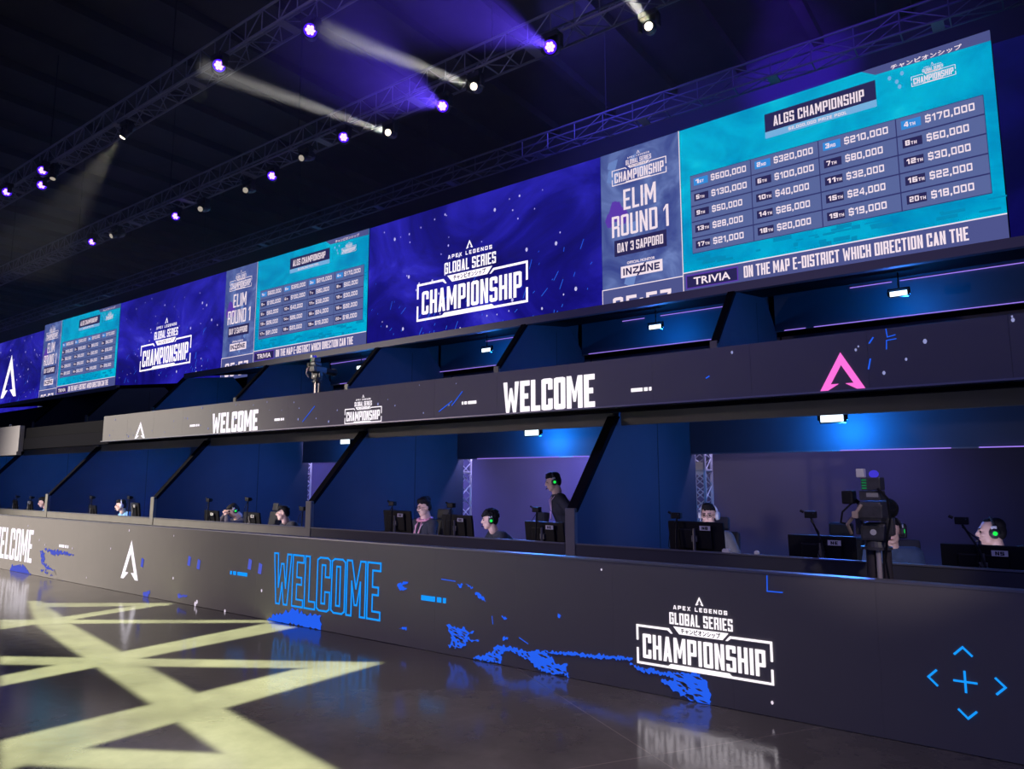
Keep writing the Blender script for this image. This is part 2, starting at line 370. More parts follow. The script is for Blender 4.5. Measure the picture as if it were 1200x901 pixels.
# ------------------------------------------------------------------ setting
def floor_mat():
    m = bpy.data.materials.new('polished_concrete'); m.use_nodes = True; nt = m.node_tree; b = nt.nodes['Principled BSDF']; L = nt.links
    tc = nt.nodes.new('ShaderNodeTexCoord')
    n1 = nt.nodes.new('ShaderNodeTexNoise'); n1.inputs['Scale'].default_value = .9; n1.inputs['Detail'].default_value = 8; n1.inputs['Roughness'].default_value = .65
    n2 = nt.nodes.new('ShaderNodeTexNoise'); n2.inputs['Scale'].default_value = 9; n2.inputs['Detail'].default_value = 6
    L.new(tc.outputs['Object'], n1.inputs[0]); L.new(tc.outputs['Object'], n2.inputs[0])
    cr = nt.nodes.new('ShaderNodeValToRGB'); cr.color_ramp.elements[0].position = .3; cr.color_ramp.elements[0].color = (.075, .067, .066, 1); cr.color_ramp.elements[1].position = .75; cr.color_ramp.elements[1].color = (.19, .172, .166, 1)
    L.new(n1.outputs['Fac'], cr.inputs[0])
    # saw-cut joints
    mp = nt.nodes.new('ShaderNodeMapping'); mp.inputs['Rotation'].default_value = (0, 0, 0.5498); mp.inputs['Location'].default_value = (1.1739, 2.0939, 0)
    L.new(tc.outputs['Object'], mp.inputs[0])
    br = nt.nodes.new('ShaderNodeTexBrick'); br.offset = 0; br.inputs['Scale'].default_value = 1; br.inputs['Brick Width'].default_value = 6.0; br.inputs['Row Height'].default_value = 6.0
    br.inputs['Mortar Size'].default_value = .006; br.inputs['Mortar Smooth'].default_value = .3
    br.inputs['Color1'].default_value = (1, 1, 1, 1); br.inputs['Color2'].default_value = (1, 1, 1, 1); br.inputs['Mortar'].default_value = (1.7, 1.6, 1.5, 1)
    L.new(mp.outputs[0], br.inputs[0])
    mu = nt.nodes.new('ShaderNodeMix'); mu.data_type = 'RGBA'; mu.blend_type = 'MULTIPLY'; mu.inputs[0].default_value = 1
    L.new(cr.outputs[0], mu.inputs[6]); L.new(br.outputs['Color'], mu.inputs[7]); L.new(mu.outputs[2], b.inputs['Base Color'])
    rr = nt.nodes.new('ShaderNodeMapRange'); rr.inputs['To Min'].default_value = .10; rr.inputs['To Max'].default_value = .17
    L.new(n1.outputs['Fac'], rr.inputs[0]); L.new(rr.outputs[0], b.inputs['Roughness'])
    bp = nt.nodes.new('ShaderNodeBump'); bp.inputs['Strength'].default_value = .12; bp.inputs['Distance'].default_value = .01
    L.new(n2.outputs['Fac'], bp.inputs['Height']); L.new(bp.outputs[0], b.inputs['Normal'])
    b.inputs['Specular IOR Level'].default_value = .95
    return m
bm = B(); bx(bm, -64, 10, -16, 13.2, -.2, 0); struct(obj('floor', bm, floor_mat()))
CEIL = mat('black_ceiling', (.05, .042, .04), .8, noise=.5, nscale=1.5)
bm = B(); bx(bm, -64, 10, -16, 13.2, 13, 13.2)
for i in range(37): bx(bm, -64 + 2 * i, -63.75 + 2 * i, -16, 13.2, 12.75, 13)
struct(obj('ceiling', bm, CEIL))
WALLM = mat('dark_curtain', (.03, .03, .05), .9, noise=.3, nscale=.8)
bm = B(); bx(bm, -64, 10, 13, 13.2, 0, 13); struct(obj('wall_back', bm, WALLM))
bm = B(); bx(bm, -64.2, -64, -16, 13.2, 0, 13); struct(obj('wall_left', bm, WALLM))

# ------------------------------------------------------------------ lower LED wall
FY = 0.0
def led_barrier():
    t = thing('led_barrier', 'long low LED wall along the floor showing glowing welcome lettering', 'led wall', (-12, 0, 0))
    t.location = (0, 0, 0)
    bm = B()
    x = -30.0
    while x < 6.0:
        bx(bm, x + .0004, x + .9996, 0, .08, .004, 1.0); x += 1.0
    obj('panel', bm, LEDFACE, t)
    bm = B(); bx(bm, -30, 6, -.004, .10, 1.0, 1.014); obj('top_cap', bm, CAP, t)
    bm = B()
    for i in range(37): bx(bm, -29.95 + i, -29.9 + i, .08, .12, 0, .98); bx(bm, -29.95 + i, -29.9 + i, .12, .42, 0, .05)
    obj('rear_brace', bm, BLACKM, t)
    Y = -.006
    def part(name, m, fn, *a, **k):
        bm_ = B(); fn(bm_, *a, **k); return obj(name, bm_, m, t)
    part('welcome_lettering', WHITE, fill, text_loops('WELCOME', -16.69, -14.82, .2, .78, stem=.36, gap=.15), Y)
    part('emblem', WHITE, fill, emblem_polys(-11.2, .205, .53, .575), Y)
    bw, bd = B(), B(); series_logo(bw, bd, -2.785, 1.085, .219, Y)
    lg = obj('championship_logo', bw, WHITE, t); obj('banner_lettering', bd, EDGE, lg)
    bf = B()
    for x_, z_, r_ in ((-14.55, .62, .02), (-14.3, .55, .018), (-13.2, .55, .02), (-11.85, .62, .018), (-9.95, .32, .02), (-1.72, .1, .014), (-12.6, .12, .016), (-11.3, .92, .02), (-15.1, .85, .02), (-10, .9, .013), (-3.1, .93, .01), (-9.35, .03, .035), (-9.31, .06, .03)):
        fleck(bf, x_, z_, r_, Y)
    for q in ((264, 716, .025), (307, 692, .02)): fleck(bf, onY(q[0], q[1], 0).x, onY(q[0], q[1], 0).z, q[2], Y)
    obj('fleck_pattern', bf, SOFTW, t)
    bn = B()
    for pl in text_loops('WELCOME', -7.64, -5.78, .215, .80, stem=.36, gap=.14):
        for lp in pl: stroke(bn, lp, .02, Y, True)
    obj('outline_lettering', bn, NEON, t)
    def dash(m, x0, x1, zc, h, flip=False):
        w_ = x1 - x0; bm_ = B()
        for a, b_ in ((0, .57), (.64, .82), (.88, 1.0)):
            if flip: a, b_ = 1 - b_, 1 - a
            rect(bm_, x0 + a * w_, x0 + b_ * w_, zc - h / 2, zc + h / 2, Y)
        obj('dash_mark', bm_, m, t)
    dash(NEON, -8.57, -8.19, .5, .045, True); dash(NEON, -5.185, -4.85, .505, .05); dash(WHITE, -13.72, -13.35, .565, .045)
    def chev(cx, cz, dx, dz, s=.045):
        p = Vector((-dz, dx)); tip = Vector((cx, cz)) + Vector((dx, dz)) * s * .5
        a = tip - Vector((dx, dz)) * s + p * s; b_ = tip - Vector((dx, dz)) * s - p * s
        part('arrow_mark', NEON, stroke, [a, tip, b_], .013, Y)
    cx, cz = -.521, .433
    chev(cx, cz + .185, 0, 1); chev(cx, cz - .195, 0, -1); chev(cx - .178, cz, -1, 0); chev(cx + .185, cz, 1, 0)
    bn = B(); stroke(bn, [(cx - .058, cz), (cx + .058, cz)], .013, Y); stroke(bn, [(cx, cz - .06), (cx, cz + .06)], .013, Y); obj('plus_mark', bn, NEON, t)
    part('corner_mark', NEOND, stroke, [(-1.716, .985), (-1.719, .876), (-1.612, .876)], .008, Y)
    def pp(*q): return [(onY(a, b_, 0).x, onY(a, b_, 0).z) for a, b_ in q]
    def inside(p, P):
        c_ = False
        for i in range(len(P)):
            (ax, ay), (bx_, by_) = P[i], P[i - 1]
            if (ay > p[1]) != (by_ > p[1]) and p[0] < (bx_ - ax) * (p[1] - ay) / (by_ - ay) + ax: c_ = not c_
        return c_
    def sp(m, jag, *q):
        P = pp(*q); o_ = part('paint_splash', m, splash, P, Y, jag)
        xs = [p[0] for p in P]; zs = [p[1] for p in P]
        if len(P) < 11: return
        bm_ = B(); n = 0
        for _ in range(400):                      # dry-brush gaps where the dark face shows through
            x = random.uniform(min(xs), max(xs)); z = random.uniform(min(zs), max(zs)); l = random.uniform(.02, .09); h = random.uniform(.004, .012)
            if n < 26 and all(inside(c_, P) for c_ in ((x, z), (x + l, z - l * .2), (x + l * .5, z + h))):
                poly(bm_, [(x, z), (x + l * .5, z - l * .1 - h), (x + l, z - l * .2), (x + l * .55, z - l * .1 + h)], Y - .002); n += 1
        if n: obj('brush_gap', bm_, LEDFACE, o_)
        else: bm_.free()
    def streak(wd, *q): part('paint_streak', NEOND, stroke, pp(*q), wd, Y)
    sp(NEOND, .05, (313, 727), (321, 719), (345, 714), (358, 719), (377, 721), (376.5, 738))
    sp(NEOND, .03, (523, 732), (530, 734), (545, 735), (549, 740), (556, 739), (550, 743), (548, 747), (562, 750), (561, 752), (548, 749), (549, 752), (543, 757), (541, 759.5), (527, 759.5), (525, 755), (529, 752), (527, 741))
    sp(NEOND, .02, (555, 771), (566, 767), (577, 764), (580, 758), (585, 756), (600, 758), (617, 763), (630, 761), (640, 765), (648, 771), (652, 778), (660, 778), (665, 777), (664, 785), (668, 794), (660, 789), (650, 791), (638, 787), (628, 782), (622, 774), (612, 770), (602, 764), (593, 762), (588, 766), (588, 776), (585, 777))
    sp(NEOND, .02, (630, 762.5), (668, 764), (690, 766), (720, 768), (742, 771), (741, 773.5), (715, 772), (700, 771), (672, 768))
    sp(NEOND, .02, (738, 777), (752, 782), (765, 783), (778, 788), (790, 787), (818, 790), (828, 797), (833, 812), (833, 826), (820, 824), (812, 821), (800, 815), (788, 808), (778, 800), (775, 796), (790, 797), (785, 791), (770, 790), (752, 787))
    sp(NEOND, .02, (468, 683), (479, 681), (478, 684), (472, 686), (478, 690), (470, 692), (466, 687))
    sp(NEOND, .02, (536, 684), (543, 685), (540, 689)); sp(NEOND, .02, (546, 684), (555, 689), (552, 690)); sp(NEOND, .02, (556, 694), (563, 696), (570, 704), (562, 701)); sp(NEOND, .02, (590, 746), (597, 747), (590, 751))
    sp(NEOND, .02, (468, 736), (477, 734), (477, 738)); sp(NEOND, .02, (654, 718), (659, 722), (655, 724)); sp(NEOND, .02, (588, 721), (595, 724), (591, 726))
    streak(.008, (518, 678.5), (534, 681)); streak(.008, (609, 747), (619, 754)); streak(.007, (577, 722), (578, 731))
    sp(VIO, .05, (10, 672), (14, 662), (28, 662), (37, 674), (37, 677)); sp(VIO, .05, (52, 643), (80, 647), (87, 650), (62, 650))
    sp(VIO, .05, (47, 645), (53, 648), (52, 660), (64, 667), (70, 681), (83, 684), (64, 683), (62, 674), (48, 668), (60, 668), (50, 661))
    sp(VIO, .03, (168, 694), (176, 692), (174, 700), (168, 700)); sp(VIO, .03, (208, 695), (214, 697), (220, 698), (210, 701))
    for q in ((167, 659), (222, 657), (233, 661), (293, 661), (305, 666)):
        p = onY(*q, 0); part('paint_splash', VIO, poly, [(p.x - .04, p.z - .06), (p.x + .03, p.z - .07), (p.x + .045, p.z + .05), (p.x - .02, p.z + .07)], Y)
led_barrier()

# ------------------------------------------------------------------ upper LED fascia
UY = 1.2
def led_fascia():
    t = thing('led_fascia', 'long upper LED band with white welcome lettering above the lower booths', 'led wall', (0, 0, 0))
    bm = B(); x = -15.16
    while x < 5.8:
        bx(bm, x + .001, x + .999, UY, UY + .1, 2.452, 2.948); x += 1.0
    obj('panel', bm, FASCIA, t)
    bm = B(); bx(bm, -15.16, 5.84, UY - .035, UY + .1, 2.435, 2.451); obj('bottom_lip', bm, CAP, t)
    Y = UY - .006
    def part(name, m, fn, *a, **k):
        bm_ = B(); fn(bm_, *a, **k); return obj(name, bm_, m, t)
    part('welcome_lettering', WHITE, fill, text_loops('WELCOME', -11.2, -9.91, 2.455, 2.785, stem=.40, gap=.12), Y)
    part('welcome_lettering', WHITE, fill, text_loops('WELCOME', -5.06, -3.83, 2.455, 2.812, stem=.40, gap=.12), Y)
    part('emblem', WHITE, fill, emblem_polys(-13.64, 2.455, .39, .315), Y)
    bw, bd = B(), B(); series_logo(bw, bd, -7.855, .745, 2.457, Y)
    lg = obj('championship_logo', bw, WHITE, t); obj('banner_lettering', bd, EDGE, lg)
    for x0, x1, zc, fl in ((-5.7, -5.47, 2.613, True), (-3.4, -3.17, 2.6, False), (-11.9, -11.6, 2.613, False), (-9.48, -9.24, 2.597, False)):
        w_ = x1 - x0; bm = B()
        for a, b_ in ((0, .57), (.64, .82), (.88, 1.0)):
            if fl: a, b_ = 1 - b_, 1 - a
            rect(bm, x0 + a * w_, x0 + b_ * w_, zc - .018, zc + .018, Y)
        obj('dash_mark', bm, WHITE, t)
    part('emblem', PINK, fill, emblem_polys(-1.375, 2.452, .365, .33), Y)['label'] = 'glowing pink angular emblem'
    bf = B()
    for _ in range(46):
        x_ = random.uniform(-14.9, -5.5); fleck(bf, x_, random.uniform(2.5, 2.92), random.choice((.008, .012, .02)), Y)
    for q, r_ in (((1084, 400), .022), ((1036, 437), .018), ((1062, 421), .014), ((1187, 375), .018), ((1003, 410), .014), ((858, 413), .016), ((1006, 406), .01), ((1186, 371), .01)):
        p = onY(*q, UY); fleck(bf, p.x, p.z, r_, Y)
    obj('fleck_pattern', bf, emat('led_fleck', (170, 175, 235), .7), t)
    for q in ((530, 475, 542, 459), (515, 482, 530, 470), (355, 494, 369, 476), (828, 443, 831, 441), (1019, 402, 1023, 396), (1018, 432, 1020, 421)):
        a, b_ = onY(q[0], q[1], UY), onY(q[2], q[3], UY); part('blue_streak', NEOND, stroke, [(a.x, a.z), (b_.x, b_.z)], .012, Y)
    for q in (((1038, 381), (1040, 395), (1049, 392.5)), ((1039, 409), (1039, 399), (1050, 397))):
        part('corner_mark', NEOND, stroke, [(onY(*p, UY).x, min(2.94, onY(*p, UY).z)) for p in q], .008, Y)
led_fascia()
def left_fascia():
    bm = B(); bx(bm, -23.4, -19.42, UY, UY + .1, 2.27, 2.96)
    es = [e for e in bm.edges if abs(e.verts[0].co.x - e.verts[1].co.x) < 1e-5 and abs(e.verts[0].co.z - e.verts[1].co.z) < 1e-5 and e.verts[0].co.z < 2.5 and e.verts[0].co.x > -20]
    bmesh.ops.bevel(bm, geom=es, offset=.08, segments=4, affect='EDGES')
    t = thing('led_fascia', 'short pale LED band cut by the left edge of the frame', 'led wall')
    obj('panel', bm, mat('led_fascia_pale', (.42, .4, .41), .6), t)
    bm = B(); fleck(bm, -20.1, 2.98, .03, UY + .05); bx(bm, -20.15, -20.1, UY + .02, UY + .06, 2.96, 3.02); obj('clip', bm, CAP, t)
left_fascia()

# ------------------------------------------------------------------ decks and roofs
DIVX = [4.78, .31, -4.16, -8.58, -13.02, -17.57, -22.0, -26.5]
DZ, DY = 2.52, 4.38
bm = B(); bx(bm, -36, 6, 1.24, 9.5, 0, .1); tag(obj('stage_deck', bm, BOARD), 'low black stage deck under the lower row of booths', 'stage')
bm = B(); bx(bm, -36, 6, 2.2, 9.5, 2.58, 2.66); bx(bm, -36, 6, 1.42, 2.2, 2.5, 2.66)
tag(obj('upper_deck', bm, BOARD), 'dark upper deck slab carrying the upper row of booths', 'stage')
bm = B(); bx(bm, -36, 6, 1.31, 1.42, 2.40, 2.66); tag(obj('deck_edge_beam', bm, EDGE), 'black beam below the upper LED band', 'beam')
bm = B(); bx(bm, -19.4, -15.18, 1.33, 1.40, 2.665, 2.9); tag(obj('deck_infill_panel', bm, mat('infill_dark', (.006, .006, .008), .9, 0, .1)), 'dark recessed panel in the gap between the two upper LED bands', 'panel')
def soffit(y, z0, z1, x0, x1, name, label):
    bm = B(); bx(bm, x0, x1, y, y + .06, z0, z1)
    return tag(obj(name, bm, GREYB), label, 'beam', 'cross beams of the lower booths')
for i, (a, b_) in enumerate(zip(DIVX[1:], DIVX)):
    soffit(2.2, 2.33, 2.575, a + .1, b_ - .0, 'soffit_beam', 'grey cross beam under the upper deck, %s lower booth bay' % nth(i, 'rightmost'))
# roof of the upper booths: front beam and slab, open over the stair bay
def roof(x0, x1, label):
    t = thing('booth_roof', label, 'roof')
    bm = B(); bx(bm, x0, x1, 6.5, 6.62, 4.9, 5.05); obj('front_beam', bm, mat('roof_beam_grey', (.2, .19, .22), .6), t)
    bm = B(); prismX(bm, [(6.62, 4.97), (8.9, 5.32), (9.5, 5.32), (9.5, 5.38), (8.9, 5.38), (6.62, 5.05)], x0, x1); obj('roof_slab', bm, EDGE, t)
roof(-21.95, 6, 'long dark roof over the upper booths below the big screens')
roof(-40, -26.5, 'dark roof over the far left upper booths')

def divider(x, up, i):
    y0, z0 = (DY, DZ) if up else (0, 0)
    name = 'booth_divider'
    where = 'upper' if up else 'lower'
    t = thing(name, 'dark blue slanted divider wall, %s in the %s row of booths' % (nth(i, 'rightmost'), where), 'divider', group='slanted dividers of the %s booths' % where)
    h = .05
    bk = 4.55
    zt = 2.575 if not up else 2.52
    zb = .1 if not up else .14
    yz = [(1.26, zb), (1.26, 1.36), (2.24, 2.44), (2.24, zt), (bk, zt)] if not up else [(1.26, zb), (1.26, 1.32), (2.24, 2.4), (3.85, 2.62), (4.5, 2.05)]
    yz += [(bk, zb)] if not up else [(4.5, zb)]
    yz = [(a + y0, b_ + z0) for a, b_ in yz]
    bm = B(); prismX(bm, yz, x - h, x + h); obj('panel', bm, NAVY, t)
    bm = B(); prismX(bm, [(1.2 + y0, 1.34 + z0), (1.26 + y0, 1.34 + z0), (2.26 + y0, 2.44 + z0), (2.16 + y0, 2.44 + z0)], x - h - .01, x + h + .01); obj('slanted_edge', bm, EDGE, t)
    bm = B(); bx(bm, x - h - .01, x + h + .01, 1.19 + y0, 1.25 + y0, zb + z0, 1.38 + z0, .006); obj('post', bm, GREYB, t)
    bm = B(); bx(bm, x + h, x + h + .004, 3.3 + y0, 3.315 + y0, zb + z0, 2.42 + z0); obj('seam', bm, BOARD, t)
for i, x in enumerate(DIVX): divider(x, False, i)
for i, x in enumerate(DIVX + [-31.0]): divider(x, True, i)

BLUEL = emat('flood_lens', (225, 245, 255), 2.2)
def flood(x, y, z, label, power, up):
    t = thing('flood_light', label, 'light', (x, y, z), group='blue floodlights in the booths')
    bm = B(); bx(bm, -.15, .15, -.02, .05, -.055, .055, .012); obj('housing', bm, BLACKM, t)
    bm = B(); bx(bm, -.13, .13, -.032, -.02, -.042, .042, .006); obj('lens', bm, BLUEL, t)
    bm = B(); bx(bm, -.17, -.15, 0, .03, -.02, .09); bx(bm, .15, .17, 0, .03, -.02, .09); bx(bm, -.17, .17, 0, .03, .08, .1); tube(bm, (0, .015, .1), (0, .015, .16 if not up else .40), .012); obj('yoke', bm, BLACKM, t)
    l = light('flood_lamp', 'AREA', (x, y - .06, z), (x, y - 1.2, z - 1.3), power, (.07, .19, 1.0), shape='RECTANGLE', size=.26, size_y=.09)
    light('flood_spill', 'POINT', (x + .1, y + .16, z - .12), None, power * 1.5, (.01, .27, 1.0), shadow_soft_size=.05)
EDGE_GLOW = emat('edge_glow_violet', (165, 130, 250), 1.0)  # emission stands in for purple light caught by the metal header edges
def header(x0, x1, up, label, segs, power):
    y0, z0 = (DY, DZ) if up else (0, 0)
    t = thing('header_panel', label, 'panel', group='header panels of the booths')
    zt = 2.575 if not up else 2.78
    bm = B(); bx(bm, x0 + .06, x1 - .06, 4.38 + y0, 4.43 + y0, 2.06 + z0, zt + z0); obj('board', bm, NAVY, t)
    bm = B(); bx(bm, x0 + .06, x1 - .06, 4.37 + y0, 4.44 + y0, 2.045 + z0, 2.06 + z0); obj('bottom_edge', bm, CAP, t)
    W = x1 - x0 - .12
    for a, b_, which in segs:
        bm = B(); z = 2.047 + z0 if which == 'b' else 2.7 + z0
        bx(bm, x0 + .06 + a * W, x0 + .06 + b_ * W, 4.35 + y0, 4.37 + y0, z, z + .011); obj('edge_glow', bm, EDGE_GLOW, t)
def seg_px(x0, x1, pxs, which, Y):
    W = x1 - x0 - .12; out = []
    for a, b_ in pxs:
        ya = 530 if Y < 6 else 400
        A, B_ = onY(a, ya, Y).x, onY(b_, ya, Y).x
        A = (A - x0 - .06) / W; B_ = (B_ - x0 - .06) / W
        A, B_ = max(.0, A), min(1, B_)
        if B_ > A: out.append((A, B_, which))
    return out
for i, (a, b_) in enumerate(zip(DIVX[1:], DIVX)):
    segs = []
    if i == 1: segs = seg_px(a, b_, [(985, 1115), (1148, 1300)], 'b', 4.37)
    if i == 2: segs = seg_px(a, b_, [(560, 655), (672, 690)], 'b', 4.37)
    header(a, b_, False, 'dark header panel over the back opening, %s lower booth bay' % nth(i, 'rightmost'), segs, 0)
    segs = []
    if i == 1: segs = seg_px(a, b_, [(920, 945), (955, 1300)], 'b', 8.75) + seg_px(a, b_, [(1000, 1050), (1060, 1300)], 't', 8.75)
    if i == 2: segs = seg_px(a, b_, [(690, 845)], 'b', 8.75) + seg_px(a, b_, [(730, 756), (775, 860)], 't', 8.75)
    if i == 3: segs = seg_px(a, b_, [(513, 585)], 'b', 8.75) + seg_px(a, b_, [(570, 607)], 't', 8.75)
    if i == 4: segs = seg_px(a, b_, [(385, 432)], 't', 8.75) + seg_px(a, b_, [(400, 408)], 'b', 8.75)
    if i < 6: header(a, b_, True, 'dark header panel over the back opening, %s upper booth bay' % nth(i, 'rightmost'), segs, 0)
    xl = a + (b_ - a) * .47
    flood(xl, 3.85, 2.42, 'blue floodlight under the ceiling of the %s lower booth bay' % nth(i, 'rightmost'), 36, False)
    if i < 6: flood(a + (b_ - a) * .53, 3.5 + DY, 2.27 + DZ, 'blue floodlight under the roof of the %s upper booth bay' % nth(i, 'rightmost'), 30, True)

# backdrop behind the lower booths
BACKD = mat('backdrop_board', (.16, .15, .2), .55, noise=.12, nscale=1.2)
for i, (a, b_) in enumerate(zip(DIVX[1:], DIVX)):
    bm = B(); bx(bm, a, b_, 6.4, 6.46, .1, 2.56)
    tag(obj('backdrop_panel', bm, BACKD), 'backdrop panel seen through the opening, %s lower booth bay' % nth(i, 'rightmost'), 'panel', 'backdrop panels')
    bm = B(); bx(bm, a + .02, b_ - .02, 10.0 - .7, 9.36, 2.66, 4.56)
    if i < 6: tag(obj('backdrop_panel', bm, BACKD), 'backdrop panel behind the header, %s upper booth bay' % nth(i, 'rightmost'), 'panel', 'backdrop panels')
for x, e in ((-6.4, 26), (-10.8, 26), (-15.2, 14), (-1.9, 3.2)):
    light('backdrop_lamp', 'SPOT', (x, 4.75, 2.5), (x - .5, 6.4, .9), e * 13, (.22, .2, 1.0), spot_size=math.radians(130), spot_blend=1, shadow_soft_size=.1)
for x, e in ((-8.2, 1), (-3.7, .5), (-12.9, 1)):
    light('tower_fill', 'POINT', (x, 4.75, 2.5), None, 40 * e, (.5, .45, 1.0), shadow_soft_size=.05)  # unseen point lights added to brighten the truss towers
for x, e in ((-6.4, 1), (-2, 1), (-10.8, 1)):
    light('deck_lamp', 'POINT', (x, 9.1, 3.4), None, 5, (.34, .22, 1.0), shadow_soft_size=.1)
def truss_tower(x, y, label):
    t = thing('truss_tower', label, 'truss', (x, y, .1), group='truss towers behind the booths')
    for sx in (-.13, .13):
        for sy in (-.13, .13):
            bm = B(); tube(bm, (sx, sy, 0), (sx, sy, 2.4), .022, seg=10); obj('chord', bm, ALU, t)
    bm = B(); z = .1; k = 0
    while z < 2.2:
        for sy in (-.13, .13):
            s_ = -1 if k % 2 else 1
            tube(bm, (-.13 * s_, sy, z), (.13 * s_, sy, z + .2), .009, seg=6)
            tube(bm, (.13 * s_, sy, z), (-.13 * s_, sy, z + .2), .009, seg=6)
        for sx in (-.13, .13):
            s_ = -1 if k % 2 else 1
            tube(bm, (sx, -.13 * s_, z), (sx, .13 * s_, z + .2), .009, seg=6)
        z += .2; k += 1
    obj('bracing', bm, ALU, t)
    bm = B()
    for z in (.02, 1.72, 2.3):
        for a, b_ in (((-.13, -.13), (.13, -.13)), ((.13, -.13), (.13, .13)), ((.13, .13), (-.13, .13)), ((-.13, .13), (-.13, -.13))):
            tube(bm, (*a, z), (*b_, z), .02, seg=8)
    bx(bm, -.13, .13, -.14, -.12, 1.66, 1.84)
    obj('end_frame', bm, ALU, t)
truss_tower(-8.8, 4.8, 'silver truss tower behind the person in the pink trimmed hoodie')
truss_tower(-4.17, 4.85, 'silver truss tower behind the half hidden person in glasses')
truss_tower(-13.5, 4.8, 'silver truss tower behind the boy beside the left opening')

# ------------------------------------------------------------------ counters
for i, (a, b_) in enumerate(zip(DIVX[1:], DIVX)):
    t = thing('desk_counter', 'long desk with dark front panel, %s lower booth bay' % nth(i, 'rightmost'), 'desk', group='desks of the lower booths')
    bm = B(); bx(bm, a + .07, b_ - .07, 1.2, 1.235, .1, 1.0); obj('front_panel', bm, GREYB if i > 2 else BOARD, t)
    bm = B(); bx(bm, a + .07, b_ - .07, 1.19, 1.25, 1.0, 1.012); obj('top_edge', bm, mat('edge_trim', (.16, .16, .18), .45), t)
    bm = B(); bx(bm, a + .07, b_ - .07, 1.25, 2.02, .82, .85); obj('desk_top', bm, BLACK, t)
    for xx in (a + .3, (a + b_) / 2, b_ - .3):
        bm = B(); bx(bm, xx - .03, xx + .03, 1.4, 1.95, .1, .82); obj('leg', bm, BLACKM, t)
for i, (a, b_) in enumerate(zip(DIVX[1:], DIVX)):
    if i > 5: continue
    bm = B(); bx(bm, a + .07, b_ - .07, 1.2 + DY, 1.235 + DY, 2.66, 3.5)
    tag(obj('counter_wall', bm, BOARD), 'dark counter wall of the %s upper booth bay' % nth(i, 'rightmost'), 'counter', 'counters of the upper booths')

# ------------------------------------------------------------------ big screens
SY = 9.6
CYAN = emat_noise('display_cyan', [(.25, (0, 120, 180)), (.5, (0, 166, 208)), (.62, (2, 182, 218)), (.8, (30, 205, 228))], (.5, 1, .7), 1.0, 6, 1.0)
SLATE = emat_noise('display_slate', [(.3, (58, 70, 140)), (.5, (80, 96, 158)), (.7, (110, 130, 190))], (.9, 1, .9), 1.0, 3, 1.5)
BLUEBG = emat_noise('display_blue', [(.28, (14, 10, 84)), (.44, (24, 20, 132)), (.58, (42, 36, 180)), (.75, (84, 82, 222))], (.28, 1, .4), 1.0, 7, .9)
CELL = emat('display_cell', (92, 106, 160), .95, True)
BADGE = emat('display_badge', (42, 38, 86), 1.0)
BADGEB = emat('display_badge_blue', (52, 140, 220), 1.0)
BAR = emat('display_bar', (78, 84, 140), 1.0)
TITLE = emat('display_title', (58, 42, 118), 1.0)
TXT = emat('display_text', (244, 226, 238), 1.0)
PALE = emat('display_pale_blue', (120, 178, 225), 1.0)
PURP = emat('display_purple', (96, 60, 180), .9)
PRIZES = [['$600,000', '$320,000', '$210,000', '$170,000'], ['$130,000', '$100,000', '$80,000', '$60,000'], ['$50,000', '$40,000', '$32,000', '$30,000'], ['$28,000', '$26,000', '$24,000', '$22,000'], ['$21,000', '$20,000', '$19,000', '$18,000']]
RANKS = [['1ST', '2ND', '3RD', '4TH'], ['5TH', '6TH', '7TH', '8TH'], ['9TH', '10TH', '11TH', '12TH'], ['13TH', '14TH', '15TH', '16TH'], ['17TH', '18TH', '19TH', '20TH']]
def case(t, bm):
    pass
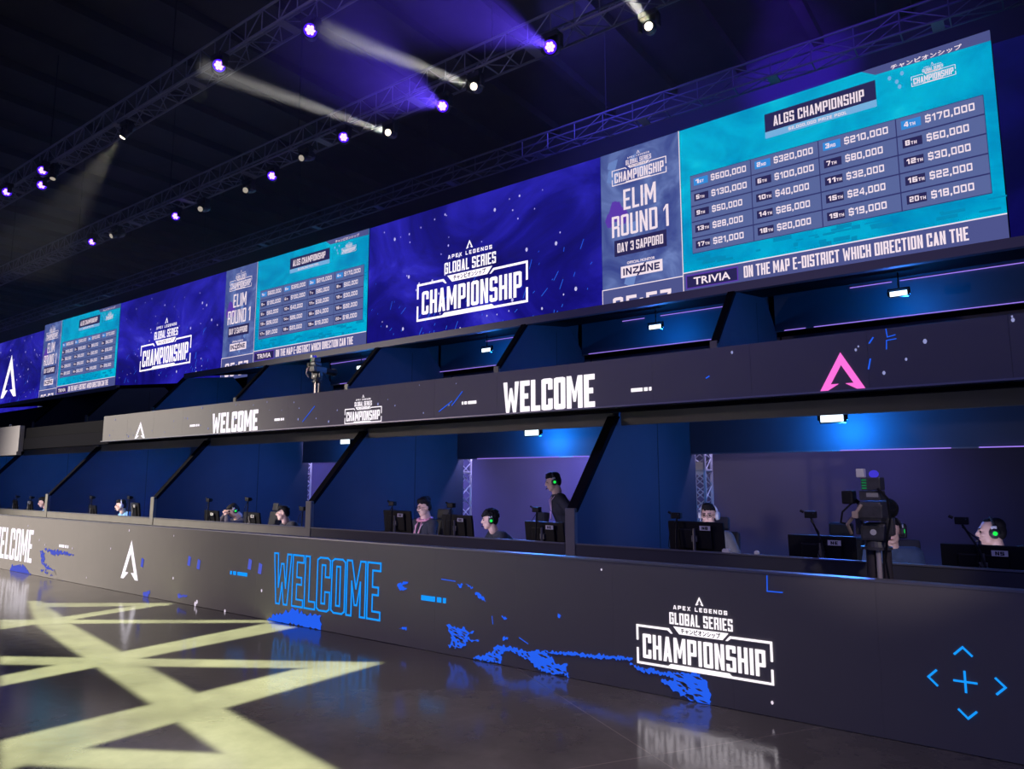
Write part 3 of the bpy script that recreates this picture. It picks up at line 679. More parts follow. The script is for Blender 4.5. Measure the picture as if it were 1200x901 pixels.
def stat_screen(x0, x1, label, ztop0=9.74, ztop1=9.74, zb=5.42):
    zb = 5.42
    W = x1 - x0
    t = thing('led_screen', label, 'screen', group='big screens in a row')
    Z0 = 5.18
    def top(u): return ztop0 + (ztop1 - ztop0) * u
    def P(u, v): return (x0 + u * W, Z0 + v * (top(u) - Z0))
    def R(bm, u0, u1, v0, v1, Y): bm.faces.new([bm.verts.new((*P(u, v)[:1], Y, P(u, v)[1])) for u, v in ((u0, v0), (u1, v0), (u1, v1), (u0, v1))])
    def T(bm, s, u0, u1, v0, v1, Y, **kw):
        a, b_ = P(u0, v0), P(u1, v1); fill(bm, text_loops(s, a[0], b_[0], a[1], P(u0, v1)[1], **kw), Y)
    def F(bm, s, u0, u1, v0, v1, Y):
        font_polys(bm, s, P(u0, v0)[0], P(u1, v0)[0], P(u0, v0)[1], P(u0, v1)[1], Y)
    vb = .055
    bm = B(); bm2 = [(0, vb), (1, vb), (1, 1), (0, 1)]
    f = [bm.verts.new((P(u, v)[0], SY, P(u, v)[1])) for u, v in bm2]; g = [bm.verts.new((P(u, v)[0], SY + .12, P(u, v)[1])) for u, v in bm2]
    bm.faces.new(g[::-1]); bm.faces.new(f)
    for i in range(4): bm.faces.new((f[i], g[i], g[(i + 1) % 4], f[(i + 1) % 4]))
    obj('cabinet', bm, BLACK, t)
    y1, y2, y3, y4 = SY - .01, SY - .02, SY - .03, SY - .04
    bm = B(); R(bm, .257, 1, .25, 1, y1); obj('display_area', bm, CYAN, t)
    bm = B(); R(bm, 0, .255, vb, 1, y1); obj('side_column', bm, SLATE, t)
    bm = B(); R(bm, .257, 1, vb, .25, y1); R(bm, 0, .255, vb, .238, y2)
    fill(bm, [[[P(.745, 1), P(.76, .985), P(1, .985), P(1, 1)]]], y2); fill(bm, [[[P(.735, .999), P(.765, .965), P(1, .955), P(1, 1)]]], y2)
    obj('caption_bar', bm, BAR, t)
    # table
    bm = B(); R(bm, .285, .977, .342, .745, y1 - .004); obj('table_back', bm, emat('display_line', (52, 54, 112), .9), t)
    us = [.285, .455, .626, .801, .977]; vs = [.745, .664, .584, .503, .422, .342]
    bm = B()
    for c_ in range(4):
        for r in range(5): R(bm, us[c_] + .0012, us[c_ + 1] - .0012, vs[r + 1] + .003, vs[r] - .003, y2)
    obj('prize_table', bm, CELL, t)
    bb, bl, bt = B(), B(), B()
    for c_ in range(4):
        for r in range(5):
            a = us[c_] + .011; vm = (vs[r] + vs[r + 1]) / 2 + .002
            R(bl if r == 0 else bb, a, a + .041, vm - .019, vm + .019, y3)
            s = RANKS[r][c_]; nd = len(s) - 2
            T(bt, s[:nd], a + .006, a + .006 + .0095 * nd, vm - .011, vm + .011, y4, stem=.3, gap=.25)
            T(bt, s[nd:], a + .008 + .0095 * nd, a + .008 + .0095 * nd + .012, vm - .011, vm + .003, y4, stem=.3, gap=.25)
            s = PRIZES[r][c_]; wd = .097 if len(s) == 8 else .083
            T(bt, s, a + .05, a + .05 + wd, vm - .015, vm + .016, y4, stem=.24, bar=.2, gap=.24, ch=.22)
    R(bb, .497, .764, .855, .943, y2)
    R(bb, .266, .41, .172, .236, y3)
    R(bb, .043, .21, .411, .5, y2)
    obj('rank_badges', bb, BADGE, t); obj('blue_badges', bl, BADGEB, t)
    bp = B(); R(bp, .497, .764, .823, .855, y2); R(bp, .9, .905, .14, .145, y2)
    for q in ((.795, .93), (.81, .905), (.822, .935), (.815, .88)): fleck(bp, P(*q)[0], P(*q)[1], .05 * W / 8.2, y2)
    obj('pale_marks', bp, PALE, t)
    bp = B()
    for _ in range(34):
        u = random.uniform(.262, .97); v = random.uniform(.256, .325); R(bp, u, u + random.uniform(.008, .05), v, v + random.uniform(.004, .02), y1 - .004)
    obj('skyline_pattern', bp, emat('display_teal', (6, 140, 186), .95), t)
    obj('table_lettering', bt, TXT, t); bt = B()
    T(bt, 'ALGS CHAMPIONSHIP', .52, .738, .872, .922, y4, stem=.34, gap=.2)
    T(bt, '$2,000,000 PRIZE POOL', .557, .697, .831, .845, y4, stem=.26, gap=.3)
    obj('title_lettering', bt, TXT, t); bt = B()
    R(bt, .255, .2575, vb, 1, y3); R(bt, .257, 1, .249, .254, y3); R(bt, 0, .255, .236, .241, y3); R(bt, 0, .002, vb, .24, y3)
    obj('frame_line', bt, TXT, t); bt = B()
    F(bt, 'TRIVIA', .287, .388, .184, .22, y4)
    T(bt, 'ON THE MAP E-DISTRICT WHICH DIRECTION CAN THE', .425, .927, .176, .232, y4, stem=.38, gap=.16)
    obj('caption_lettering', bt, TXT, t); bt = B()
    F(bt, KANA, .80, .945, .962, .983, y4)
    obj('katakana_lettering', bt, TXT, t); bt = B()
    T(bt, 'ELIM', .077, .182, .657, .77, y4, stem=.3, gap=.2)
    T(bt, 'ROUND 1', .037, .219, .517, .634, y4, stem=.3, gap=.18)
    T(bt, 'DAY 3 SAPPORO', .054, .2, .43, .48, y4, stem=.34, gap=.2)
    obj('round_lettering', bt, TXT, t); bt = B()
    F(bt, 'OFFICIAL MONITOR', .085, .173, .357, .371, y4)
    R(bt, .063, .195, .288, .35, y2)
    sg = obj('sponsor_sign', bt, TXT, t); bt = B()
    T(bt, '05:57', .036, .22, .075, .188, y4, stem=.28, gap=.3)
    obj('clock_digits', bt, TXT, t)
    bd = B()
    T(bd, 'INZONE', .071, .187, .3, .338, y3, stem=.26, gap=.2)
    a, b_ = P(.118, .291), P(.142, .347); stroke(bd, [a, b_], .012 * W / 2.5, y3)
    obj('sign_lettering', bd, BADGE, sg)
    for a, wd in ((P(.04, .805), .177), (P(.84, .86), .09)):
        bt, bd = B(), B(); series_logo(bt, bd, a[0], wd * W, a[1], y4); lg = obj('championship_logo', bt, TXT, t); obj('banner_lettering', bd, BADGE, lg)
    bm = B()
    for q in ((.05, .66, .035), (.03, .62, .025), (.07, .63, .03), (.045, .69, .02)):
        c_ = P(q[0], q[1]); fleck(bm, c_[0], c_[1], q[2] * W, y1 - .004)
    for q in ((.264, .41, .232, .238), (.264, .41, .168, .173), (.264, .267, .168, .238), (.407, .41, .168, .238)): R(bm, *q, y3 - .003)
    obj('purple_marks', bm, PURP, t)
    bm = B()
    for k in range(9):
        u = random.uniform(.01, .2); v = random.uniform(.25, .95); s_ = random.uniform(.01, .035)
        fill(bm, [[[P(u, v), P(u + s_, v - s_), P(u + s_ * 1.4, v + s_ * 1.5), P(u + s_ * .2, v + s_ * 1.2)]]], y1 - .003)
    obj('pale_shards', bm, emat('display_shard', (112, 140, 205), .9), t)
    return t
def logo_screen(x0, x1, label, zt, kind='logo'):
    W = x1 - x0
    t = thing('led_screen', label, 'screen', group='big screens in a row')
    zt0, zt1 = zt if isinstance(zt, tuple) else (zt, zt)
    bm = B()
    q = [(x0, 5.42), (x1, 5.42), (x1, zt1), (x0, zt0)]
    f = [bm.verts.new((x, SY, z)) for x, z in q]; g = [bm.verts.new((x, SY + .12, z)) for x, z in q]
    bm.faces.new(g[::-1])
    for i in range(4): bm.faces.new((f[i], g[i], g[(i + 1) % 4], f[(i + 1) % 4]))
    obj('cabinet', bm, BLACK, t)
    bm = B(); bm.faces.new([bm.verts.new((x, SY, z)) for x, z in q]); obj('display_area', bm, BLUEBG if kind != 'plain' else emat_noise('display_dim_blue', [(.35, (8, 7, 60)), (.6, (16, 14, 96)), (.75, (30, 28, 140))], (.28, 1, .4), .9, 7, .9), t)
    bw, bd, bf, bs = B(), B(), B(), B()
    if kind == 'logo':
        series_logo(bw, bd, x0 + .2565 * W, .48 * W, 6.325, SY - .02)
    elif kind == 'emblem':
        fill(bw, emblem_polys(-46.00, 6.23, 2.20, 2.40), SY - .02)
    rnd = random.Random(int(-x0 * 10))
    for _ in range(46):
        x = x0 + rnd.uniform(.03, .97) * W; z = rnd.uniform(5.9, 9.5); fleck(bf, x, z, rnd.choice((.025, .03, .04, .06)), SY - .01)
    for _ in range(60):
        x = x0 + rnd.uniform(.02, .98) * W; z = 5.9 + 1.9 * rnd.random() ** 1.5; a = rnd.uniform(.6, 1.5); l = rnd.choice((.03, .04, .06, .1, .25))
        stroke(bs, [(x, z), (x + l * math.cos(a), z + l * math.sin(a))], .018, SY - .008)
    if len(bw.verts): obj('championship_logo' if kind == 'logo' else 'emblem', bw, WHITE, t)
    else: bw.free()
    if len(bd.verts): obj('banner_lettering', bd, BADGE, t)
    else: bd.free()
    obj('fleck_pattern', bf, emat('display_fleck', (205, 200, 250), .9), t); obj('spark_pattern', bs, emat('display_spark', (44, 110, 250), .9), t)
stat_screen(-8.41, -.23, 'largest, rightmost screen with the cyan prize money table', 9.72, 9.88)
stat_screen(-24.95, -16.88, 'middle screen with the cyan prize money table, between two blue logo screens', 9.70, 9.68)
stat_screen(-41.8, -33.5, 'small far left screen with the cyan prize money table', 9.76, 9.70)
logo_screen(-16.86, -8.42, 'blue screen with the white championship logo beside the rightmost prize table', (9.68, 9.72))
logo_screen(-33.48, -24.96, 'blue screen with the smaller championship logo beside the far left prize table', (9.70, 9.70))
logo_screen(-50.3, -41.85, 'dark blue screen with a white angular emblem at the left frame edge', 9.5, 'emblem')
logo_screen(-.21, 8, 'dim blue screen at the right frame edge beyond the prize table', (9.6, 9.6), 'plain')

# ------------------------------------------------------------------ ceiling trusses
def truss(name, label, x0, x1, y0, y1, z0, z1, step=.5, mt=None, r=.024):
    mt = mt or DALU
    t = thing(name, label, 'truss', group='ceiling trusses')
    for y in (y0, y1):
        for z in (z0, z1):
            bm = B(); tube(bm, (x0, y, z), (x1, y, z), r, seg=8); obj('chord', bm, mt, t)
    bm = B(); x = x0; k = 0
    while x < x1 - .01:
        e = min(x + step, x1)
        a, b_ = (0, 1) if k % 2 == 0 else (1, 0)
        Yv = (y0, y1); Zv = (z0, z1)
        tube(bm, (x, y0, Zv[a]), (e, y0, Zv[b_]), r * .5, seg=5); tube(bm, (x, y1, Zv[a]), (e, y1, Zv[b_]), r * .5, seg=5)
        tube(bm, (x, Yv[a], z0), (e, Yv[b_], z0), r * .5, seg=5)
        tube(bm, (x, y0, z0), (x, y1, z0), r * .6, seg=5)
        tube(bm, (x, y0, z0), (x, y0, z1), r * .5, seg=5)
        x += step; k += 1
    obj('bracing', bm, mt, t)
    bm = B(); x = x0 + 3
    while x < x1:
        bx(bm, x - .1, x + .1, y0, y1, z0 - .012, z0 + .012); x += 3.0
    obj('joint_plate', bm, mt, t)
    bm = B(); x = x0 + 2
    while x < x1:
        tube(bm, (x, (y0 + y1) / 2, z1), (x, (y0 + y1) / 2, 12.76), .012, seg=5); x += 6
    obj('hanger', bm, BLACKM, t)
truss('ceiling_truss', 'ceiling truss nearest the top left corner, carrying five violet lamps', -46, 2, 1.3, 1.72, 9.5, 9.92)
truss('ceiling_truss', 'long middle ceiling truss running from far left to the top centre', -52, 6, 4.45, 4.9, 9.52, 9.97)
truss('ceiling_truss', 'thin dark truss along the top edge of the big screens', -52, 9, 9.0, 9.35, 10.05, 10.5, step=.8, mt=mat('truss_black', (.12, .12, .2), .5, .4))

# ------------------------------------------------------------------ moving lights
VLENS = emat('lamp_lens_violet', (150, 110, 255), 6.0)
VRING = emat('lamp_ring_violet', (70, 20, 240), 1.6)
WLENS = emat('lamp_lens_white', (255, 240, 215), 4.0)
DLENS = emat('lamp_lens_dim_glint', (190, 180, 165), .8)  # dim lens; on the unlit heads its emission paints a white glint
FIXB = mat('fixture_black', (.03, .03, .035), .4)
HAZE_LIGHTS = []
def moving_head(px, py, Y, label, kind, aim, scale=1.0):
    p = onZ(px, py, 9.24)
    t = thing('moving_head_light', label, 'stage light', p, group='moving lights on the ceiling trusses')
    d = (Vector(aim) - p).normalized()
    rot = d.to_track_quat('-Z', 'Y').to_matrix().to_4x4()
    top = .235 if Y < 3 else .255
    s = scale
    bm = B(); bx(bm, -.16 * s, .16 * s, -.1 * s, .1 * s, top - .1, top, .015); obj('base', bm, FIXB, t)
    bm = B()
    for sx in (-1, 1): bx(bm, (sx * .17 - .02) * s, (sx * .17 + .02) * s, -.05 * s, .05 * s, -.04, top - .06)
    bx(bm, -.19 * s, .19 * s, -.05 * s, .05 * s, top - .1, top - .06); obj('yoke', bm, FIXB, t)
    bm = B()
    prof = [(.06, .24), (.1, .2), (.12, .1), (.13, -.02), (.13, -.1), (.115, -.12)]
    if kind in ('beam', 'dim'): prof = [(.07, .26), (.11, .22), (.11, .05), (.085, -.02), (.085, -.14), (.075, -.15)]
    n = 16; rings = []
    for r, z in prof: rings.append([bm.verts.new((r * s * math.cos(2 * math.pi * i / n), r * s * math.sin(2 * math.pi * i / n), z * s)) for i in range(n)])
    for a, b_ in zip(rings, rings[1:]):
        for i in range(n): bm.faces.new((a[i], a[(i + 1) % n], b_[(i + 1) % n], b_[i]))
    bm.faces.new(rings[0]); bm.faces.new(rings[-1][::-1])
    bmesh.ops.recalc_face_normals(bm, faces=bm.faces)
    bmesh.ops.transform(bm, matrix=rot, verts=bm.verts); obj('head', bm, FIXB, t)
    zf = prof[-1][1] * s - .004
    if kind == 'wash':
        bm = B(); bmesh.ops.create_cone(bm, cap_ends=True, segments=20, radius1=.112 * s, radius2=.105 * s, depth=.012, matrix=rot @ Matrix.Translation((0, 0, zf))); obj('lens_ring', bm, VRING, t)
        bm = B()
        for i in range(7):
            a = i * math.pi / 3
            rr = 0 if i == 6 else .056 * s
            bmesh.ops.create_cone(bm, cap_ends=True, segments=10, radius1=.03 * s, radius2=.026 * s, depth=.02, matrix=rot @ Matrix.Translation((rr * math.cos(a), rr * math.sin(a), zf - .008)))
        obj('lens', bm, VLENS, t)
    else:
        bm = B(); ball(bm, (0, 0, 0), (.07 * s, .07 * s, .03 * s), 2); bmesh.ops.transform(bm, matrix=rot @ Matrix.Translation((0, 0, zf)), verts=bm.verts); obj('lens', bm, WLENS if kind == 'beam' else DLENS, t)
    return p, d
CT = CAMP + Vector((0, 0, 6.0))
def aim_px(px, py, Y): return onY(px, py, Y)
L_A = ['at the top of the near truss', 'second from the top on the near truss', 'upper of the stacked pair on the near truss', 'lower of the stacked pair on the near truss', 'at the left frame edge on the near truss']
for (q, l) in zip(((364, 38), (257, 79), (50, 201), (49, 218), (8, 226)), L_A):
    moving_head(*q, 1.7 if q[0] != 50 else 1.35, 'violet glowing lamp ' + l, 'wash', CAMP + Vector((-1, 0, 4)))
for (q, l) in zip(((403, 162), (319, 207), (206, 254), (108, 284)), ('nearest the crossing white beam', 'second left of the white beam', 'third left of the white beam', 'farthest left')):
    moving_head(*q, 4.9, 'violet glowing lamp on the middle truss, ' + l, 'wash', CAMP + Vector((-1, 0, 3)))
beams = []
p, d = moving_head(520, 125, 4.9, 'violet lamp throwing a wide beam, lower of the two on the middle truss', 'wash', aim_px(400, 70, -.5), 1.05); beams.append((p, d, 'v'))
p, d = moving_head(647, 56, 4.9, 'violet lamp throwing a wide beam, higher of the two on the middle truss', 'wash', aim_px(490, -10, -.5), 1.05); beams.append((p, d, 'v'))
p, d = moving_head(557, 102, 4.9, 'white beam lamp right of the violet lamps pair, higher on the truss', 'beam', aim_px(400, 44, -1), 1.0); beams.append((p, d, 'w'))
p, d = moving_head(457, 156, 4.9, 'white beam lamp lower left of the violet beam, on the middle truss', 'beam', aim_px(260, 88, -1), 1.0); beams.append((p, d, 'w'))
p, d = moving_head(761, 32, 4.9, 'white beam lamp topmost right with a beam going straight up', 'beam', aim_px(736, -6, 2.2), 1.0); beams.append((p, d, 'w'))
p, d = moving_head(148, 155, 1.7, 'white lamp on the near truss throwing a fan of light down left', 'beam', aim_px(65, 262, .6), .9); beams.append((p, d, 'f'))
moving_head(63, 204, 1.7, 'small white lamp beside the stacked violet pair', 'dim', aim_px(40, 300, 1), .9)
for (q, l) in zip(((358, 184), (291, 222), (238, 244), (136, 275)), ('nearest the white beam', 'second from the right', 'third from the right', 'farthest left')):
    moving_head(*q, 4.9, 'unlit black moving head under the middle truss, ' + l, 'dim', aim_px(q[0] - 40, q[1] + 10, 3.5), 1.05)
for p, d, k in beams:
    q = p + d * .22
    if k == 'v': light('beam_lamp_violet', 'SPOT', q, q + d, 15000, (.13, .06, 1.0), spot_size=math.radians(14), spot_blend=.8, shadow_soft_size=.05)
    elif k == 'w': light('beam_lamp_white', 'SPOT', q, q + d, 170000, (1.0, .96, .82), spot_size=math.radians(1.7), spot_blend=.5, shadow_soft_size=.06)
    else: light('beam_lamp_fan', 'SPOT', q, q + d, 1800, (1.0, .95, .7), spot_size=math.radians(30), spot_blend=.6, shadow_soft_size=.04)
light('overhead_haze_violet', 'SPOT', onY(890, -60, 7.2), onY(935, 85, 12.9), 5000, (.1, .02, 1.0), spot_size=math.radians(34), spot_blend=1.0, shadow_soft_size=.1)

def haze():
    bm = B(); bx(bm, -44, 4, -1.4, 9.2, 6.0, 12.7)
    m = bpy.data.materials.new('stage_haze'); m.use_nodes = True; nt = m.node_tree; nt.nodes.clear()
    v = nt.nodes.new('ShaderNodeVolumeScatter'); v.inputs['Color'].default_value = (.9, .9, 1, 1); v.inputs['Density'].default_value = .008; v.inputs['Anisotropy'].default_value = .3
    o_ = nt.nodes.new('ShaderNodeOutputMaterial'); nt.links.new(v.outputs[0], o_.inputs['Volume'])
    o = obj('stage_haze', bm, m); tag(o, 'thin theatrical haze hanging under the ceiling trusses', 'haze'); o['kind'] = 'stuff'
haze()

# ------------------------------------------------------------------ desk equipment
MSCR = emat('monitor_screen', (215, 215, 255), 5.5, True)
TAGM = mat('white_tag', (.8, .78, .74), .6)
def monitor(px0, px1, py_top, label, tagtxt=None, yaw=0.0, Y=1.58, w=.58, tagside=0):
    c_ = (onY(px0, py_top, Y) + onY(px1, py_top, Y)) / 2
    ztop = min(1.33, max(1.16, c_.z))
    t = thing('gaming_monitor', label, 'monitor', (c_.x, Y, .85), yaw, 'gaming monitors on the desks')
    h = .335; zc = ztop - .85 - h / 2
    R = Matrix.Translation((0, 0, zc)) @ Matrix.Rotation(math.radians(7), 4, 'X')
    bm = B(); bx(bm, -w / 2, w / 2, -.012, .016, -h / 2, h / 2, .006, R); bx(bm, -w * .3, w * .3, -.035, -.012, -h * .3, h * .3, .012, R); obj('shell', bm, BLACK, t)
    bm = B(); bm.faces.new([bm.verts.new(R @ Vector(v)) for v in ((w / 2 - .012, .0168, -h / 2 + .014), (-w / 2 + .012, .0168, -h / 2 + .014), (-w / 2 + .012, .0168, h / 2 - .012), (w / 2 - .012, .0168, h / 2 - .012))]); obj('screen', bm, MSCR, t)
    bm = B(); tube(bm, (0, -.055, .012), (0, -.055, zc + .1), .016, seg=10); bx(bm, -.03, .03, -.06, -.03, zc - .03, zc + .03, .004); obj('stand_pole', bm, mat('stand_grey', (.16, .155, .15), .4, .4), t)
    bm = B(); tube(bm, (0, -.03, 0), (0, -.03, .012), .11, seg=20); obj('stand_base', bm, BLACKM, t)
    if tagtxt is not None:
        bm = B(); cx = .06 + tagside; bx(bm, cx, cx + .11, -.062, -.056, zc + .085, zc + .13, .0); g = obj('name_tag', bm, TAGM, t); g['label'] = 'white name tag'
        bm = B(); fill(bm, text_loops(tagtxt, cx + .025, cx + .085, zc + .093, zc + .122, stem=.34, gap=.25), -.0632); obj('tag_lettering', bm, EDGE, g)
def webcam(px, py, label, Y=1.5, lean=.1):
    p = onY(px, py, Y); z = min(1.5, max(1.2, p.z))
    t = thing('webcam_arm', label, 'camera arm', (p.x - lean, Y, .85), 0, 'small cameras on desk arms')
    hz = z - .85
    bm = B(); bx(bm, -.03, .03, -.03, .03, -.03, .03, .006); tube(bm, (0, 0, .03), (0, 0, .08), .016); obj('clamp', bm, BLACKM, t)
    bm = B(); polytube(bm, [Vector((0, 0, .05)), Vector((lean * .35, 0, hz * .55)), Vector((lean, 0, hz - .03))], .009, 8); obj('arm', bm, BLACKM, t)
    bm = B(); polytube(bm, [Vector((-.01, -.01, .06)), Vector((-.07, -.02, hz * .35)), Vector((-.05, -.02, hz * .7)), Vector((lean, -.015, hz - .05))], .004, 6); obj('cable', bm, BLACK, t)
    bm = B(); bx(bm, lean - .05, lean + .05, -.03, .03, hz - .03, hz + .03, .008); tube(bm, (lean, .03, hz), (lean, .06, hz), .02, seg=12); tube(bm, (lean - .06, 0, hz + .02), (lean - .09, 0, hz + .035), .012); obj('camera_body', bm, BLACK, t)
    bm = B(); ball(bm, (lean + .03, -.034, hz + .012), .006, 1); obj('indicator', bm, mat('chrome', (.8, .8, .82), .15, 1.0), t)
MON = [(450, 484, 598, 'black monitor left of the person in the pink trimmed hoodie', 'NE', -.1), (517, 557, 603, 'black monitor between the hoodie person and the curly haired person', 'NE', -.15),
       (616, 662, 611, 'black monitor under the standing person', 'NE', -.1), (790, 842, 611, 'black monitor hiding the lower face of the person in glasses', 'NB', .0),
       (927, 1000, 627, 'black monitor in front of the empty chair top, right of the white pack', 'NE', .05), (1104, 1200, 638, 'black monitor at the right frame edge below the profile face', 'NS', .05),
       (236, 263, 599, 'black monitor left of the person bending forward', 'NE', -.15), (281, 312, 601, 'black monitor right of the person bending forward', 'NE', -.15),
       (153, 166, 589, 'black monitor right of the person in the light blue shirt', 'NE', -.2), (104, 116, 593, 'small dark monitor at the left, left of the person in the light blue shirt', None, -.2),
       (14, 24, 586, 'far left dark monitor near the frame edge', None, -.2), (31, 42, 587, 'second dark monitor from the left frame edge', None, -.2)]
for m_ in MON: monitor(m_[0], m_[1], m_[2], m_[3], m_[4], m_[5])
CAMS = [(460, 590, 'small camera arm left of the hoodie person'), (529, 592, 'small camera arm beside the truss tower'), (629, 597, 'small camera arm left of the standing person'),
        (793, 604, 'small camera arm left of the person in glasses'), (950, 603, 'small camera arm above the monitor left of the broadcast camera'), (1127, 610, 'leaning camera arm left of the profile face'),
        (245, 586, 'small camera arm left of the bending person'), (291, 585, 'small camera arm right of the bending person'), (355, 596, 'small camera arm beside the third post from the left'),
        (108, 583, 'small camera arm at the far left booth'), (152, 583, 'small camera arm right of the light blue shirt'), (20, 582, 'camera arm nearest the left frame edge'), (37, 583, 'second camera arm from the left frame edge')]
for px, py, l in CAMS: webcam(px, py, l, lean=.02 if px not in (950, 1127) else (-.16 if px == 1127 else -.12))

# ------------------------------------------------------------------ people
def remesh(bm, voxel, smooth=4, fac=.5):
    me = bpy.data.meshes.new('tmp'); bm.to_mesh(me); bm.free()
    o = bpy.data.objects.new('tmp', me); COL.objects.link(o)
    r = o.modifiers.new('r', 'REMESH'); r.mode = 'VOXEL'; r.voxel_size = voxel
    if smooth:
        k = o.modifiers.new('s', 'SMOOTH'); k.iterations = smooth; k.factor = fac
    dg = bpy.context.evaluated_depsgraph_get(); dg.update()
    out = bpy.data.meshes.new_from_object(o.evaluated_get(dg))
    bpy.data.objects.remove(o); bpy.data.meshes.remove(me)
    return out
def caps(bm, p, q, r1, r2=None, seg=14):
    r2 = r1 if r2 is None else r2
    tube(bm, p, q, r1, r2, seg); ball(bm, p, r1, 2); ball(bm, q, r2, 2)
def limb(bm, pts, rs):
    for (a, b_), (ra, rb) in zip(zip(pts, pts[1:]), zip(rs, rs[1:])): caps(bm, a, b_, ra, rb)
def ik(a, c_, l1, l2, pole):
    a, c_ = Vector(a), Vector(c_); d = c_ - a; L = min(d.length, (l1 + l2) * .985); dn = d.normalized()
    c2 = a + dn * L
    x = (l1 * l1 - l2 * l2 + L * L) / (2 * L); h = math.sqrt(max(0, l1 * l1 - x * x))
    pl = Vector(pole); pl = (pl - dn * pl.dot(dn)).normalized()
    return a + dn * x + pl * h, c2
SKIN = mat('skin', (.72, .46, .36), .55, noise=.06, nscale=12)
HAIR = mat('hair_black', (.008, .007, .008), .7, 0, .25, noise=.3, nscale=40)
EYE = mat('eye_dark', (.03, .02, .018), .2)
LIP = mat('lips', (.42, .18, .16), .5)
GREENL = emat('headset_green_light', (30, 225, 80), 1.2)
def person(label, px, py, Y, yaw, hyaw, cloth, lean=None, hpitch=8, hair='short', headset=None, glasses=False, moustache=False, lanyard=None, trim=None, standing=False, hands='desk', chair=True, chair_label=None, ztop=None):
    """the head top sits on the ray through (px, py) at depth Y"""
    tp = onY(px, py, Y); ztop = ztop or tp.z
    hz = 1.0 if standing else .60
    TL, NL = (.50, .175)
    if lean is None:
        lean = 3
        while lean < 58 and hz + TL * math.cos(math.radians(lean)) + NL * math.cos(math.radians(lean * .55)) + .118 > ztop: lean += 1
    l = math.radians(lean); l2 = math.radians(lean * .55)
    u = Vector((0, -math.sin(l), math.cos(l))); H = Vector((0, 0, hz)); N = H + u * TL
    Hd = N + Vector((0, -math.sin(l2), math.cos(l2))) * NL
    dz = ztop - .118 - Hd.z
    H.z += dz; N.z += dz; Hd.z += dz; hz = H.z
    base = Matrix.Rotation(math.radians(-yaw), 4, 'Z')
    off = base @ Vector((Hd.x, Hd.y, 0))
    loc = (tp.x - off.x, Y - off.y, .1)
    t = thing('person', label, 'person', loc, math.radians(-yaw), 'players in the lower booths')
    for v in (H, N, Hd): v.z -= .1
    hz -= .1
    hr = Matrix.Translation(Hd) @ Matrix.Rotation(math.radians(-(hyaw - yaw)), 4, 'Z') @ Matrix.Rotation(math.radians(hpitch), 4, 'X')
    C_ = H + u * .30
    arms = []
    for sx in (-1, 1):
        sh = N - u * .055 + Vector((sx * .185, .01, 0))
        if hands == 'desk': hd = Vector((sx * .20, min(N.y - .16, -.36), max(.79, hz + .2) if not standing else .9))
        elif hands == 'face': hd = Hd + Vector((sx * .05, -.13, -.06))
        elif hands == 'front': hd = Vector((sx * .05, N.y - .3, hz + .27))
        else: hd = Vector((sx * .26, N.y + .12, hz - .02))
        el, wr = ik(sh, hd, .29, .255, (sx * .9, .5, -.9))
        arms.append((sx, sh, el, wr))
    legs = []
    for sx in (-1, 1):
        hp = H + Vector((sx * .095, 0, -.02))
        if standing: kn, an = Vector((sx * .11, -.06, hz * .52)), Vector((sx * .12, .02, .09))
        else: kn, an = Vector((sx * .14, -.43, hz - .03)), Vector((sx * .15, -.38, .09))
        legs.append((hp, kn, an))
    # body: torso, neck, head, arms with fingers, legs -> one surface
    bm = B()
    caps(bm, H, C_, .115, .125); caps(bm, C_ + Vector((-.07, 0, 0)), N - u * .10 + Vector((-.07, 0, 0)), .10, .085); caps(bm, C_ + Vector((.07, 0, 0)), N - u * .10 + Vector((.07, 0, 0)), .10, .085)
    caps(bm, N - u * .03, Hd + Vector((0, .02, -.03)), .06, .052)
    for sx, sh, el, wr in arms:
        caps(bm, N - u * .05, sh, .055, .058); limb(bm, [sh, el, wr], [.05, .04, .026])
        f = (wr - el).normalized()
        if hands == 'desk': f = Vector((f.x, f.y, -.12)).normalized()
        side = f.cross(Vector((0, 0, 1))); side = side.normalized() if side.length > .1 else Vector((1, 0, 0)); nrm = side.cross(f).normalized()
        pc = wr + f * .055
        for k in (-1.5, -.5, .5, 1.5):
            caps(bm, wr + f * .01 + side * k * .012, wr + f * .085 + side * k * .02, .014, .012, 8)
            ln = (.062, .074, .07, .054)[int(k + 1.5)]
            a = wr + f * .088 + side * k * .021; b_ = a + f * ln * .55 - nrm * .012 + side * k * .003; c2 = b_ + f * ln * .4 - nrm * .03
            limb(bm, [a, b_, c2], [.0105, .0095, .0085])
        th = -sx
        a = wr + f * .03 + side * th * .03; b_ = a + f * .035 + side * th * .028 - nrm * .008; c2 = b_ + f * .035 + side * th * .004 - nrm * .012
        limb(bm, [a, b_, c2], [.014, .012, .010])
    for hp, kn, an in legs:
        limb(bm, [hp, kn, an], [.085, .06, .042]); caps(bm, an + Vector((0, .02, -.03)), an + Vector((0, -.15, -.045)), .04, .035)
    hb = B()
    ball(hb, (0, .014, .03), (.074, .094, .088), 3); ball(hb, (0, -.028, -.028), (.061, .066, .078), 3); ball(hb, (0, -.052, -.088), (.036, .034, .026), 3)
    ball(hb, (-.035, -.03, -.06), (.03, .045, .04), 2); ball(hb, (.035, -.03, -.06), (.03, .045, .04), 2)
    ball(hb, (0, -.079, .036), (.05, .014, .011), 2); tube(hb, (0, -.088, .024), (0, -.113, -.018), .008, .013); ball(hb, (0, -.106, -.022), (.017, .012, .010), 2)
    ball(hb, (0, -.086, -.056), (.024, .012, .011), 2); ball(hb, (-.038, -.07, -.012), (.02, .02, .018), 2); ball(hb, (.038, -.07, -.012), (.02, .02, .018), 2)
